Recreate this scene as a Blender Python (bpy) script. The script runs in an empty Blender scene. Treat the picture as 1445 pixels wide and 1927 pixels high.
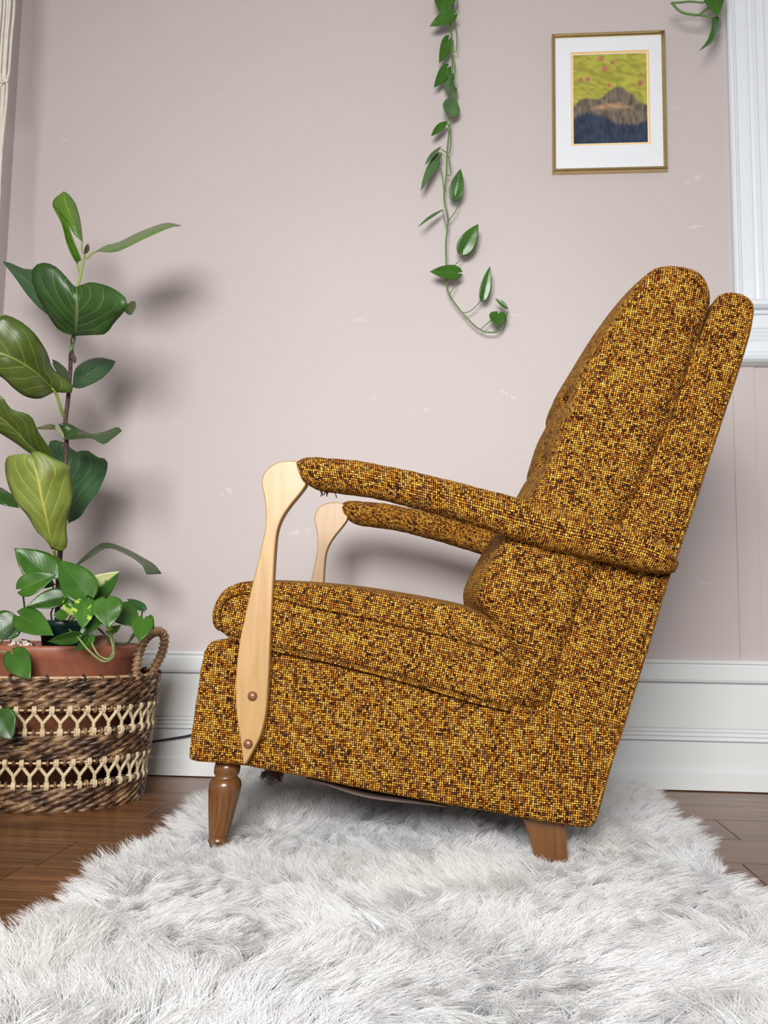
import bpy, bmesh, math, random
import numpy as np
from mathutils import Vector, Matrix
rng = np.random.default_rng(7); random.seed(7)
SC = bpy.context.scene; COL = SC.collection

# ---------------------------------------------------------------- camera
W, H, F = 1445.0, 1927.0, 1754.0
YAW, PITCH, ROLL, EYE = math.radians(4.645), math.radians(6.30), math.radians(.815), Vector((0, 0, .443))
fw = Vector((-math.sin(YAW)*math.cos(PITCH), math.cos(YAW)*math.cos(PITCH), math.sin(PITCH)))
rt = Vector((math.cos(YAW), math.sin(YAW), 0)); up = rt.cross(fw)
rt, up = rt*math.cos(ROLL)+up*math.sin(ROLL), up*math.cos(ROLL)-rt*math.sin(ROLL)
cam = bpy.data.cameras.new('camera'); cam.sensor_fit = 'HORIZONTAL'; cam.sensor_width = 36; cam.lens = 36*F/W
cam.clip_start = .02
co = bpy.data.objects.new('camera', cam); COL.objects.link(co); SC.camera = co
M = Matrix.Identity(4)
for i in range(3): M[i][0], M[i][1], M[i][2], M[i][3] = rt[i], up[i], -fw[i], EYE[i]
co.matrix_world = M

# ---------------------------------------------------------------- world, lights, exposure
SC.view_settings.view_transform = 'Standard'; SC.view_settings.look = 'None'
SC.view_settings.gamma = 1; SC.view_settings.use_curve_mapping = False; SC.view_settings.exposure = 0.0
world = bpy.data.worlds.new('world'); SC.world = world; world.use_nodes = True
bg = world.node_tree.nodes['Background']; bg.inputs[0].default_value = (.93, .97, 1.0, 1); bg.inputs[1].default_value = .43
def area(name, loc, target, sx, sy, power, color=(1, 1, 1)):
    l = bpy.data.lights.new(name, 'AREA'); l.shape = 'RECTANGLE'; l.size = sx; l.size_y = sy; l.energy = power; l.color = color
    o = bpy.data.objects.new(name, l); COL.objects.link(o); o.location = loc
    o.rotation_euler = (Vector(target)-Vector(loc)).to_track_quat('-Z', 'Y').to_euler(); return o
area('front_window_light', (-.32, -1.25, 1.50), (-.05, 2.5, .52), 1.25, 1.05, 54, (1, .985, .965)).data.spread = math.radians(105)

# ---------------------------------------------------------------- helpers
def ray(x, y): return fw+rt*((x-W/2)/F)-up*((y-H/2)/F)
def at(x, y, Y):
    v = ray(x, y); return EYE+v*(Y/v.y)
def tag(o, label=None, cat=None, group=None, kind=None):
    if label: o['label'] = label
    if cat: o['category'] = cat
    if group: o['group'] = group
    if kind: o['kind'] = kind
    return o
def empty(name, loc, label, cat, group=None):
    o = bpy.data.objects.new(name, None); COL.objects.link(o); o.location = loc; o.empty_display_size = .05
    return tag(o, label, cat, group)
def world_of(o):
    return (world_of(o.parent) @ o.matrix_parent_inverse if o.parent else Matrix.Identity(4)) @ o.matrix_basis
def link(name, me, mat=None, parent=None, smooth=True):
    o = bpy.data.objects.new(name, me); COL.objects.link(o)
    if mat and not me.materials: me.materials.append(mat)
    if smooth and len(me.polygons): me.polygons.foreach_set('use_smooth', [True]*len(me.polygons))
    if parent:
        o.parent = parent
        o.matrix_parent_inverse = world_of(parent).inverted()
    return o
def mesh(name, vs, fs, mat=None, parent=None, uv=None, smooth=True):
    me = bpy.data.meshes.new(name); me.from_pydata([tuple(v) for v in vs], [], [tuple(f) for f in fs]); 
    if uv is not None:
        l = me.uv_layers.new(name='UVMap'); vi = np.empty(len(me.loops), int); me.loops.foreach_get('vertex_index', vi)
        l.data.foreach_set('uv', np.asarray(uv, float)[vi].ravel())
    me.update(); return link(name, me, mat, parent, smooth)
def bm_obj(name, bm, mat, parent=None, smooth=False):
    bmesh.ops.recalc_face_normals(bm, faces=bm.faces)
    me = bpy.data.meshes.new(name); bm.to_mesh(me); bm.free(); return link(name, me, mat, parent, smooth)
def box_bm(a, b, bev=0, bm=None):
    bm = bm or bmesh.new(); r = bmesh.ops.create_cube(bm, size=1)
    for v in r['verts']:
        for i in range(3): v.co[i] = a[i] if v.co[i] < 0 else b[i]
    if bev: bmesh.ops.bevel(bm, geom=[e for e in bm.edges if e.verts[0] in r['verts']], offset=bev, segments=2, affect='EDGES', profile=.5)
    return bm
def crom(pts, n, closed=False):
    """Catmull-Rom through pts, n samples, even in length"""
    P = np.asarray([tuple(p) for p in pts], float); k = len(P)
    if k == 2: t = np.linspace(0, 1, n)[:, None]; return P[0]*(1-t)+P[1]*t
    segs = []
    for i in range(k if closed else k-1):
        if closed: a, b, c, d = P[(i-1) % k], P[i], P[(i+1) % k], P[(i+2) % k]
        else: b, c = P[i], P[i+1]; a = P[i-1] if i else 2*b-c; d = P[i+2] if i+2 < k else 2*c-b
        t = np.linspace(0, 1, 14, endpoint=False)[:, None]
        segs.append(.5*((2*b)+(c-a)*t+(2*a-5*b+4*c-d)*t*t+(3*b-a-3*c+d)*t**3))
    Q = np.vstack(segs+[P[:1] if closed else P[-1:]])
    s = np.r_[0, np.cumsum(np.linalg.norm(np.diff(Q, axis=0), axis=1))]
    q = np.linspace(0, s[-1], n+1 if closed else n)
    out = np.stack([np.interp(q, s, Q[:, j]) for j in range(Q.shape[1])], 1)
    return out[:-1] if closed else out
def tube_data(path, rad, sides=8, closed=False, uvs=1.0, squash=None):
    P = np.asarray([tuple(p) for p in path], float); n = len(P)
    rad = np.broadcast_to(np.asarray(rad, float), (n,))
    T = np.gradient(P, axis=0) if not closed else (np.roll(P, -1, 0)-np.roll(P, 1, 0))
    T /= np.linalg.norm(T, axis=1)[:, None]+1e-12
    nrm = np.cross(T[0], (0, 0, 1.0)); nrm = nrm if np.linalg.norm(nrm) > .1 else np.cross(T[0], (0, 1.0, 0)); nrm /= np.linalg.norm(nrm)
    N = []
    for i in range(n):
        nrm = nrm-T[i]*nrm.dot(T[i]); nrm /= np.linalg.norm(nrm)+1e-12; N.append(nrm)
    N = np.array(N); B = np.cross(T, N)
    s = np.r_[0, np.cumsum(np.linalg.norm(np.diff(P, axis=0), axis=1))]
    a = np.linspace(0, 2*math.pi, sides, endpoint=False)
    sx, sy = squash or (1, 1)
    V = P[:, None]+rad[:, None, None]*(N[:, None]*np.cos(a)[None, :, None]*sx+B[:, None]*np.sin(a)[None, :, None]*sy)
    UV = np.stack([np.repeat(s[:, None], sides, 1), np.repeat((a/(2*math.pi))[None], n, 0)*2*math.pi*rad[:, None]], 2)*uvs
    Fs = []
    for i in range(n if closed else n-1):
        j = (i+1) % n
        for k in range(sides):
            l = (k+1) % sides; Fs.append((i*sides+k, i*sides+l, j*sides+l, j*sides+k))
    if not closed: Fs += [tuple(range(sides))[::-1], tuple((n-1)*sides+k for k in range(sides))]
    return V.reshape(-1, 3), Fs, UV.reshape(-1, 2)
def tube(name, path, rad, mat, parent=None, sides=8, closed=False, squash=None):
    v, f, uv = tube_data(path, rad, sides, closed, squash=squash); return mesh(name, v, f, mat, parent, uv)
def join(parts):
    V, Fs, U, o = [], [], [], 0
    for v, f, u in parts:
        V.append(v); Fs += [tuple(i+o for i in q) for q in f]; U.append(u); o += len(v)
    return np.vstack(V), Fs, np.vstack(U)
def lathe(name, prof, c, mat, parent=None, n=40, rx=1, ry=1, flute=None, smooth=True):
    V, Fs, U = [], [], []
    m = len(prof)
    for i, (r, z) in enumerate(prof):
        for k in range(n):
            a = 2*math.pi*k/n; q = r*(1-(flute(a, z) if flute else 0))
            V.append((c[0]+q*rx*math.cos(a), c[1]+q*ry*math.sin(a), c[2]+z)); U.append((a*.1, z))
    for i in range(m-1):
        for k in range(n):
            l = (k+1) % n; Fs.append((i*n+k, i*n+l, (i+1)*n+l, (i+1)*n+k))
    Fs += [tuple(range(n))[::-1], tuple((m-1)*n+k for k in range(n))]
    return mesh(name, V, Fs, mat, parent, U, smooth)
def surf_nets(f, org, h):
    ins = f < 0; nx, ny, nz = f.shape
    c = lambda a, i, j, k: a[i:nx-1+i, j:ny-1+j, k:nz-1+k]
    cs = sum(c(ins, i, j, k).astype(int) for i in (0, 1) for j in (0, 1) for k in (0, 1))
    act = (cs > 0) & (cs < 8); idx = np.full(act.shape, -1); A = np.argwhere(act); idx[act] = np.arange(len(A))
    acc = np.zeros((len(A), 3)); cnt = np.zeros(len(A)); I, J, K = A.T
    g = lambda o: f[I+o[0], J+o[1], K+o[2]]
    for ax in range(3):
        for u in (0, 1):
            for v in (0, 1):
                o = [0, 0, 0]; o[(ax+1) % 3] = u; o[(ax+2) % 3] = v; o2 = list(o); o2[ax] = 1
                a, b = g(o), g(o2); x = (a < 0) != (b < 0); t = np.where(x, a/np.where(x, a-b, 1), 0)
                p = np.tile(np.array(o, float), (len(A), 1)); p[:, ax] += t
                acc[x] += p[x]; cnt[x] += 1
    V = np.asarray(org)+h*(A+acc/cnt[:, None]); Fs = []
    for ax in range(3):
        b, d = (ax+1) % 3, (ax+2) % 3; s0 = [slice(1, -1)]*3; s0[ax] = slice(0, -1)
        s1 = list(s0); s1[ax] = slice(1, None)
        a, e = ins[tuple(s0)], ins[tuple(s1)]; X = np.argwhere(a != e); off = np.array([1, 1, 1]); off[ax] = 0
        flip = a[tuple(X.T)]; X = X+off
        q = []
        for u, v in ((1, 1), (0, 1), (0, 0), (1, 0)):
            Y = X.copy(); Y[:, b] -= u; Y[:, d] -= v; q.append(idx[tuple(Y.T)])
        q = np.stack(q, 1); q[~flip] = q[~flip][:, ::-1]; Fs.append(q)
    return V, np.vstack(Fs)
def sdf_poly(X, Z, poly):
    P = np.asarray(poly, float); Q = np.roll(P, -1, 0); best = np.full(X.shape, 1e9); inside = np.zeros(X.shape, bool)
    for (ax, az), (bx, bz) in zip(P, Q):
        ex, ez = bx-ax, bz-az; t = np.clip(((X-ax)*ex+(Z-az)*ez)/(ex*ex+ez*ez+1e-15), 0, 1)
        best = np.minimum(best, (X-ax-ex*t)**2+(Z-az-ez*t)**2)
        cr = ((az > Z) != (bz > Z)) & (X < (bx-ax)*(Z-az)/(bz-az+1e-15)+ax); inside ^= cr
    d = np.sqrt(best); return np.where(inside, -d, d)
def seg_dist(X, Z, line):
    best = np.full(X.shape, 1e9)
    for (ax, az), (bx, bz) in zip(line[:-1], line[1:]):
        ex, ez = bx-ax, bz-az; t = np.clip(((X-ax)*ex+(Z-az)*ez)/(ex*ex+ez*ez+1e-15), 0, 1)
        best = np.minimum(best, (X-ax-ex*t)**2+(Z-az-ez*t)**2)
    return np.sqrt(best)
def px_xz(pts, Y): return [(at(x, y, Y).x, at(x, y, Y).z) for x, y in pts]
def box_uv(V, Fs, ang=0.0):
    """per-loop UVs in metres from the dominant direction of each face"""
    a, b, c = V[Fs[:, 0]], V[Fs[:, 1]], V[Fs[:, 2]]; d = V[Fs[:, 3]]
    n = np.cross(c-a, d-b); dom = np.abs(n).argmax(1)
    L = V[Fs]; ca, sa = math.cos(ang), math.sin(ang)
    x = L[..., 0]*ca+L[..., 2]*sa; z = -L[..., 0]*sa+L[..., 2]*ca; y = L[..., 1]
    u = np.where((dom == 0)[:, None], y+.37, x); v = np.where((dom == 2)[:, None], y+.11, z)
    return np.stack([u, v], 2)
def soft_solid(name, poly, y0, y1, r, mat, parent, h=.006, ang=0.0, extra=None, smooth_poly=True, ry=None):
    """rounded cushion: side outline poly (x,z), from y0 to y1, edge radius r (ry across the width)"""
    P = crom(poly, 140, True) if smooth_poly else np.asarray(poly)
    ry = ry or r; pad = .05
    lo = P.min(0)-pad; hi = P.max(0)+pad
    xs = np.arange(lo[0], hi[0], h); zs = np.arange(lo[1], hi[1], h); ys = np.arange(y0-pad, y1+pad, h)
    X, Z = np.meshgrid(xs, zs, indexing='ij'); d2 = sdf_poly(X, Z, P)
    A = d2[:, None, :]; half = (y1-y0)/2; dy = (np.abs(ys-(y0+y1)/2)-half)[None, :, None]
    qa, qb = (A+r)/r, (dy+ry)/ry
    f = (np.sqrt(np.maximum(qa, 0)**2+np.maximum(qb, 0)**2)+np.minimum(np.maximum(qa, qb), 0)-1)*min(r, ry)
    if extra: f = f+extra(xs[:, None, None], ys[None, :, None], zs[None, None, :], A)
    V, Fs = surf_nets(f, (xs[0], ys[0], zs[0]), h)
    me = bpy.data.meshes.new(name); me.vertices.add(len(V)); me.vertices.foreach_set('co', V.ravel())
    me.loops.add(len(Fs)*4); me.loops.foreach_set('vertex_index', Fs.ravel().astype(np.int32))
    me.polygons.add(len(Fs)); me.polygons.foreach_set('loop_start', np.arange(0, len(Fs)*4, 4, dtype=np.int32))
    me.update(calc_edges=True); me.validate()
    uv = me.uv_layers.new(name='UVMap'); uv.data.foreach_set('uv', box_uv(V, Fs, ang).ravel())
    return link(name, me, mat, parent)

YW = 2.56; XL = -1.338; XR = .749      # back wall, left corner, window casing
# ---------------------------------------------------------------- materials
class NT:
    def __init__(s, name):
        s.m = bpy.data.materials.new(name); s.m.use_nodes = True; s.t = s.m.node_tree; s.b = s.t.nodes['Principled BSDF']
    def n(s, ty, props=None, **inp):
        nd = s.t.nodes.new('ShaderNode'+ty)
        for k, v in (props or {}).items(): setattr(nd, k, v)
        for k, v in inp.items(): s.set(nd, k, v)
        return nd
    def set(s, nd, k, v):
        key = int(k[1:]) if k[0] == 'i' and k[1:].isdigit() else k.replace('_', ' ')
        if isinstance(v, tuple) and len(v) == 2 and hasattr(v[0], 'outputs'): s.t.links.new(v[0].outputs[v[1]], nd.inputs[key])
        elif hasattr(v, 'outputs'): s.t.links.new(v.outputs[0], nd.inputs[key])
        else: nd.inputs[key].default_value = v
    def math(s, op, a, b=0.0, c=None):
        nd = s.n('Math', {'operation': op}, i0=a, i1=b)
        if c is not None: s.set(nd, 'i2', c)
        return nd
    def ramp(s, fac, stops, interp='LINEAR'):
        nd = s.n('ValToRGB'); s.set(nd, 'i0', fac); e = nd.color_ramp; e.interpolation = interp
        while len(e.elements) < len(stops): e.elements.new(1)
        for el, (p, c) in zip(e.elements, stops): el.position = p; el.color = (*c, 1) if len(c) == 3 else c
        return nd
    def mix(s, f, a, b, blend='MIX'):
        nd = s.n('Mix', {'data_type': 'RGBA', 'blend_type': blend})
        for k, v in ((0, f), (6, a), (7, b)):
            if hasattr(v, 'outputs') or (isinstance(v, tuple) and hasattr(v[0], 'outputs')): s.set(nd, 'i%d' % k, v)
            else: nd.inputs[k].default_value = v if k == 0 else ((*v, 1) if len(v) == 3 else v)
        return (nd, 2)
    def out(s, **kw):
        for k, v in kw.items(): s.set(s.b, k, (*v, 1) if isinstance(v, tuple) and len(v) == 3 and not hasattr(v[0], 'outputs') else v)
        return s.m
    def bump(s, h, strength=.3, dist=.002): return s.n('Bump', Strength=strength, Distance=dist, Height=h)
def sstep(m, x, a, b):
    nd = m.n('MapRange', {'interpolation_type': 'SMOOTHSTEP'}); m.set(nd, 'i0', x); nd.inputs[1].default_value = a; nd.inputs[2].default_value = b; return nd

def mat_tweed():
    m = NT('tweed'); uv = (m.n('TexCoord'), 2)
    sep0 = m.n('Vector' if 0 else 'SeparateXYZ', i0=uv)
    jit = m.n('TexNoise', Vector=uv, Scale=170.0, Detail=1.0)
    jv = m.n('VectorMath', {'operation': 'SUBTRACT'}, i0=(jit, 1), i1=(.5, .5, .5))
    js = m.n('VectorMath', {'operation': 'SCALE'}, i0=jv); js.inputs['Scale'].default_value = .0026
    p = m.n('VectorMath', {'operation': 'ADD'}, i0=uv, i1=js)
    sc = m.n('VectorMath', {'operation': 'SCALE'}, i0=p); sc.inputs['Scale'].default_value = 1/.0039
    sp = m.n('SeparateXYZ', i0=sc); u, v = (sp, 0), (sp, 1)
    fu, fv = m.math('FLOOR', u), m.math('FLOOR', v)
    par = m.math('FLOORED_MODULO', m.math('ADD', fu, fv), 2.0)
    cell = m.n('CombineXYZ', i0=fu, i1=fv); wn = m.n('TexWhiteNoise', {'noise_dimensions': '3D'}, i0=cell)
    ax = m.math('ABSOLUTE', m.math('SUBTRACT', m.math('FRACT', u), .5)); ay = m.math('ABSOLUTE', m.math('SUBTRACT', m.math('FRACT', v), .5))
    across = m.n('Mix', i0=par, i2=ay, i3=ax); along = m.n('Mix', i0=par, i2=ax, i3=ay)
    low = m.n('TexNoise', Vector=uv, Scale=30.0, Detail=3.0); red = m.n('TexNoise', Vector=uv, Scale=70.0, Detail=2.0)
    slub = m.n('TexNoise', Vector=uv, Scale=120.0, Detail=1.0)
    fac = m.math('ADD', m.math('MULTIPLY', (wn, 0), .62), m.math('MULTIPLY', (slub, 0), .40))
    fac = m.math('ADD', fac, m.math('MULTIPLY', m.math('SUBTRACT', (low, 0), .52), .32))
    wide = m.math('MULTIPLY_ADD', fac, .75, .62)
    mask = m.math('MULTIPLY', sstep(m, m.math('DIVIDE', across, wide), .33, .10), sstep(m, m.math('DIVIDE', along, wide), .62, .36))
    thread = m.ramp(fac, [(.08, (.030, .009, .005)), (.20, (.15, .036, .009)), (.32, (.48, .150, .022)), (.46, (.76, .29, .034)), (.62, (.90, .43, .055)), (.78, (.95, .53, .062)), (.95, (.96, .68, .22))])
    rust = m.mix(m.math('MULTIPLY', sstep(m, (red, 0), .54, .70), .8), thread, (.50, .120, .012))
    col = m.mix(mask, (.009, .0035, .0025), rust)
    hgt = m.math('MULTIPLY', mask, m.math('ADD', (wn, 0), .55))
    return m.out(Base_Color=col, Roughness=.85, Normal=m.bump(hgt, .75, .0022), Sheen_Weight=.05, Sheen_Roughness=.5, Sheen_Tint=(.8, .55, .25), Specular_IOR_Level=.08)
def mat_wood_arm():
    m = NT('pale_maple'); o = (m.n('TexCoord'), 3)
    mp = m.n('Mapping', Vector=o); mp.inputs['Scale'].default_value = (60, 60, 5); mp.inputs['Rotation'].default_value = (0, -.1, 0)
    n1 = m.n('TexNoise', Vector=mp, Scale=1.6, Detail=5.0, Distortion=.6); big = m.n('TexNoise', Vector=o, Scale=9.0, Detail=2.0)
    c = m.ramp((n1, 0), [(.25, (.36, .205, .070)), (.55, (.435, .255, .095)), (.8, (.47, .29, .115))])
    c2 = m.mix(m.math('MULTIPLY', sstep(m, (big, 0), .45, .8), .35), c, (.30, .15, .05))
    return m.out(Base_Color=c2, Roughness=.42, Coat_Weight=.25, Coat_Roughness=.25, Normal=m.bump((n1, 0), .06, .001))
def mat_wood_leg():
    m = NT('stained_leg_wood'); o = (m.n('TexCoord'), 3)
    mp = m.n('Mapping', Vector=o); mp.inputs['Scale'].default_value = (80, 80, 6)
    n1 = m.n('TexNoise', Vector=mp, Scale=1.5, Detail=4.0)
    c = m.ramp((n1, 0), [(.3, (.105, .038, .010)), (.6, (.155, .062, .016)), (.85, (.20, .085, .024))])
    return m.out(Base_Color=c, Roughness=.30, Coat_Weight=.3, Coat_Roughness=.15)
def mat_wall():
    m = NT('mauve_wall_paint'); o = (m.n('TexCoord'), 3)
    n1 = m.n('TexNoise', Vector=o, Scale=7.0, Detail=6.0, Roughness=.6); n2 = m.n('TexNoise', Vector=o, Scale=160.0, Detail=3.0)
    n3 = m.n('TexNoise', Vector=o, Scale=1.1, Detail=2.0)
    c = m.ramp((n3, 0), [(.3, (.508, .447, .436)), (.7, (.536, .475, .464))])
    mp = m.n('Mapping', Vector=o); mp.inputs['Scale'].default_value = (9, 1, 60); mp.inputs['Rotation'].default_value = (0, .12, 0)
    sc = m.n('TexNoise', Vector=mp, Scale=1.0, Detail=1.0); sm = m.n('TexNoise', Vector=o, Scale=4.0, Detail=1.0)
    scf = m.math('MULTIPLY', sstep(m, (sc, 0), .74, .80), sstep(m, (sm, 0), .56, .64))
    c2 = m.mix(m.math('MULTIPLY', scf, .35), c, (.72, .66, .66))
    sx_ = m.n('SeparateXYZ', i0=o); nb = m.n('TexNoise', Vector=o, Scale=70.0, Detail=4.0)
    for px_, py_, a_, b_, ang in ((955, 742, .034, .006, -.5), (790, 772, .045, .007, .05), (975, 806, .020, .0018, 0), (705, 750, .012, .010, .4), (590, 598, .022, .0015, .05), (225, 640, .008, .002, .6), (1305, 338, .030, .012, .5), (327, 793, .008, .012, -.3), (560, 1000, .05, .012, .1), (430, 925, .03, .012, .4)):
        c_ = at(px_, py_, YW); dx = m.math('SUBTRACT', (sx_, 0), c_.x); dz = m.math('SUBTRACT', (sx_, 2), c_.z); ca, sa = math.cos(ang), math.sin(ang)
        u_ = m.math('DIVIDE', m.math('ADD', m.math('MULTIPLY', dx, ca), m.math('MULTIPLY', dz, sa)), a_); v_ = m.math('DIVIDE', m.math('SUBTRACT', m.math('MULTIPLY', dz, ca), m.math('MULTIPLY', dx, sa)), b_)
        rr_ = m.math('ADD', m.math('MULTIPLY', u_, u_), m.math('MULTIPLY', v_, v_))
        mk = m.math('MULTIPLY', sstep(m, rr_, 1.0, .2), sstep(m, (nb, 0), .46, .62)); c2 = m.mix(m.math('MULTIPLY', mk, .40), c2, (.72, .66, .65))
    hh = m.math('ADD', m.math('MULTIPLY', (n1, 0), 1.0), m.math('MULTIPLY', (n2, 0), .22))
    return m.out(Base_Color=c2, Roughness=.55, Normal=m.bump(hh, .22, .004))
def mat_plain(name, col, rough=.5, bump=0, scale=60, var=0, **kw):
    m = NT(name); o = (m.n('TexCoord'), 3); n1 = m.n('TexNoise', Vector=o, Scale=float(scale), Detail=4.0)
    c = m.ramp((n1, 0), [(.3, tuple(x*(1-var) for x in col)), (.7, tuple(min(1, x*(1+var)) for x in col))])
    if bump: kw['Normal'] = m.bump((n1, 0), bump, .002)
    return m.out(Base_Color=c, Roughness=rough, **kw)
def mat_trim():
    m = NT('white_trim_paint'); o = (m.n('TexCoord'), 3)
    mp = m.n('Mapping', Vector=o); mp.inputs['Scale'].default_value = (2, 2, 90)
    n1 = m.n('TexNoise', Vector=mp, Scale=1.0, Detail=4.0); n2 = m.n('TexNoise', Vector=o, Scale=2.5, Detail=3.0)
    c = m.ramp((n2, 0), [(.3, (.70, .725, .72)), (.7, (.76, .775, .77))])
    return m.out(Base_Color=c, Roughness=.42, Normal=m.bump((n1, 0), .18, .002))
def mat_plank():
    m = NT('dark_strand_wood'); o = (m.n('TexCoord'), 3); ri = m.n('ObjectInfo')
    off = m.n('CombineXYZ', i0=m.math('MULTIPLY', (ri, 5), 17.0), i1=m.math('MULTIPLY', (ri, 5), 5.0))
    ov = m.n('VectorMath', {'operation': 'ADD'}, i0=o, i1=off)
    mp = m.n('Mapping', Vector=ov); mp.inputs['Scale'].default_value = (5, 110, 20)
    n1 = m.n('TexNoise', Vector=mp, Scale=1.0, Detail=6.0, Roughness=.65, Distortion=.25)
    mp2 = m.n('Mapping', Vector=ov); mp2.inputs['Scale'].default_value = (2.2, 26, 5); n2 = m.n('TexNoise', Vector=mp2, Scale=1.0, Detail=3.0)
    v = m.math('ADD', m.math('MULTIPLY', (n1, 0), .62), m.math('MULTIPLY', (n2, 0), .38))
    c = m.ramp(v, [(.30, (.038, .014, .006)), (.45, (.120, .045, .016)), (.56, (.215, .088, .032)), (.68, (.33, .150, .058)), (.8, (.42, .22, .095))])
    br = m.math('MULTIPLY_ADD', (ri, 5), .30, .85); c2 = m.mix(1.0, c, (m.n('CombineColor', i0=br, i1=br, i2=br), 0), 'MULTIPLY')
    return m.out(Base_Color=c2, Roughness=.30, Normal=m.bump((n1, 0), .10, .001), Specular_IOR_Level=.5)
def mat_leaf(name, dark, light, vein, rough=.3, k=.9, freq=8.0, vs=.55, varieg=False, spots=None, bmp=.35):
    m = NT(name); uv = (m.n('TexCoord'), 2); sp = m.n('SeparateXYZ', i0=uv); o = (m.n('TexCoord'), 3)
    au = m.math('ABSOLUTE', m.math('SUBTRACT', m.math('MULTIPLY', (sp, 0), 2.0), 1.0))
    mid = sstep(m, au, .055, .015)
    nz = m.n('TexNoise', Vector=o, Scale=18.0, Detail=2.0)
    ph = m.math('SUBTRACT', (sp, 1), m.math('MULTIPLY', m.math('POWER', au, 1.15), .34*k))
    ph = m.math('ADD', m.math('MULTIPLY', ph, freq), m.math('MULTIPLY', m.math('SUBTRACT', (nz, 0), .5), .5))
    tri = m.math('ABSOLUTE', m.math('SUBTRACT', m.math('FRACT', ph), .5))
    lat = m.math('MULTIPLY', sstep(m, tri, .075, .02), sstep(m, au, 1.0, .6))
    ve = m.math('MAXIMUM', mid, m.math('MULTIPLY', lat, .6))
    n2 = m.n('TexNoise', Vector=o, Scale=22.0, Detail=3.0)
    base = m.ramp((n2, 0), [(.3, dark), (.7, light)])
    if varieg:
        n3 = m.n('TexNoise', Vector=o, Scale=34.0, Detail=4.0, Distortion=1.0)
        base = m.mix(m.math('MULTIPLY', sstep(m, (n3, 0), .52 if varieg < 2 else .41, .56 if varieg < 2 else .46), sstep(m, (sp, 0), .42, .58) if varieg > 1 else 1.0), base, (.62, .68, .30) if varieg > 1 else (.42, .55, .08))
    if spots:
        n4 = m.n('TexNoise', Vector=o, Scale=26.0, Detail=6.0, Roughness=.7); base = m.mix(m.math('MULTIPLY', sstep(m, (n4, 0), .54, .70), .6), base, spots)
    c = m.mix(m.math('MULTIPLY', ve, vs), base, vein)
    rel = m.math('SUBTRACT', m.math('MULTIPLY', sstep(m, tri, .0, .5), .8), m.math('MULTIPLY', mid, .8))
    return m.out(Base_Color=c, Roughness=rough, Normal=m.bump(rel, bmp, .002), Specular_IOR_Level=.45)
def mat_strand(name, cols, rough=.45, sc=(22, 300)):
    m = NT(name); uv = (m.n('TexCoord'), 2); ri = m.n('ObjectInfo'); o = (m.n('TexCoord'), 3)
    mp = m.n('Mapping', Vector=uv); mp.inputs['Scale'].default_value = (sc[0], sc[1], 1)
    n1 = m.n('TexNoise', Vector=mp, Scale=1.0, Detail=3.0); n2 = m.n('TexNoise', Vector=o, Scale=30.0, Detail=3.0)
    v = m.math('ADD', m.math('MULTIPLY', (n1, 0), .5), m.math('MULTIPLY', (n2, 0), .5))
    c = m.ramp(v, cols); return m.out(Base_Color=c, Roughness=rough, Normal=m.bump((n1, 0), .5, .002))
def mat_fur():
    m = NT('white_faux_fur'); o = (m.n('TexCoord'), 3)
    n1 = m.n('TexNoise', Vector=o, Scale=3.2, Detail=3.0)
    c = m.ramp((n1, 0), [(.50, (.90, .90, .897)), (.78, (.88, .87, .835))])
    m.out(Base_Color=c, Roughness=.6, Specular_IOR_Level=.2)
    tr = m.n('BsdfTranslucent', Color=c); mx = m.n('MixShader', i0=.38, i1=m.b, i2=tr)
    m.t.links.new(mx.outputs[0], m.t.nodes['Material Output'].inputs[0]); return m.m

TWEED = mat_tweed(); MAPLE = mat_wood_arm(); LEGW = mat_wood_leg(); WALL = mat_wall(); TRIM = mat_trim(); PLANK = mat_plank()
BRONZE = mat_plain('antique_bronze', (.25, .115, .05), .34, Metallic=.4)
GOLD = mat_plain('brushed_gold', (.62, .47, .22), .25, var=.08, Metallic=1.0)
CASING = mat_plain('window_white_gloss', (.73, .765, .81), .35, .05, 30, .015)
SUBFLOOR = mat_plain('dark_joint', (.020, .010, .006), .8)

# ---------------------------------------------------------------- setting

def struct(o): o['kind'] = 'structure'; return o
fl = struct(bm_obj('floor', box_bm((XL-.1, -2.6, -.03), (2.0, YW+.1, -.0035)), SUBFLOOR))
ye = [2.56]; yj = 2.190
while ye[-1] > .35: ye.append(yj); yj -= .188
random.seed(3)
for r in range(len(ye)-1):
    x = XL-.1 - random.random()*.9
    while x < 2.0:
        x2 = x+1.25; a, b = max(x, XL-.1), min(x2, 2.0)
        if b-a > .06: bm_obj('plank', box_bm((a+.0008, ye[r+1]+.0008, -.012), (b-.0008, ye[r]-.0008, 0), .0012), PLANK, fl)
        x = x2
struct(bm_obj('ceiling', box_bm((XL-.1, -2.6, 2.75), (2.0, YW+.12, 2.85)), mat_plain('ceiling_white', (.70, .70, .70), .8)))
# back wall, with the window opening to the right of the casing
WX0, WX1, WZ0, WZ1 = .86, 1.75, 1.305, 2.65
bm = bmesh.new()
for a, b in (((XL, YW, -.03), (WX0, YW+.12, 2.9)), ((WX0, YW, -.03), (WX1, YW+.12, WZ0)), ((WX0, YW, WZ1), (WX1, YW+.12, 2.9)), ((WX1, YW, -.03), (2.0, YW+.12, 2.9))):
    box_bm(a, b, 0, bm)
wb = struct(bm_obj('wall_back', bm, WALL))
bm_obj('plaster_strip', box_bm((.742, YW-.004, .335), (.800, YW+.01, 1.135), .002), WALL, wb)
struct(bm_obj('wall_left', box_bm((XL-.1, 1.45, -.03), (XL, YW+.12, 2.9)), WALL))
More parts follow.
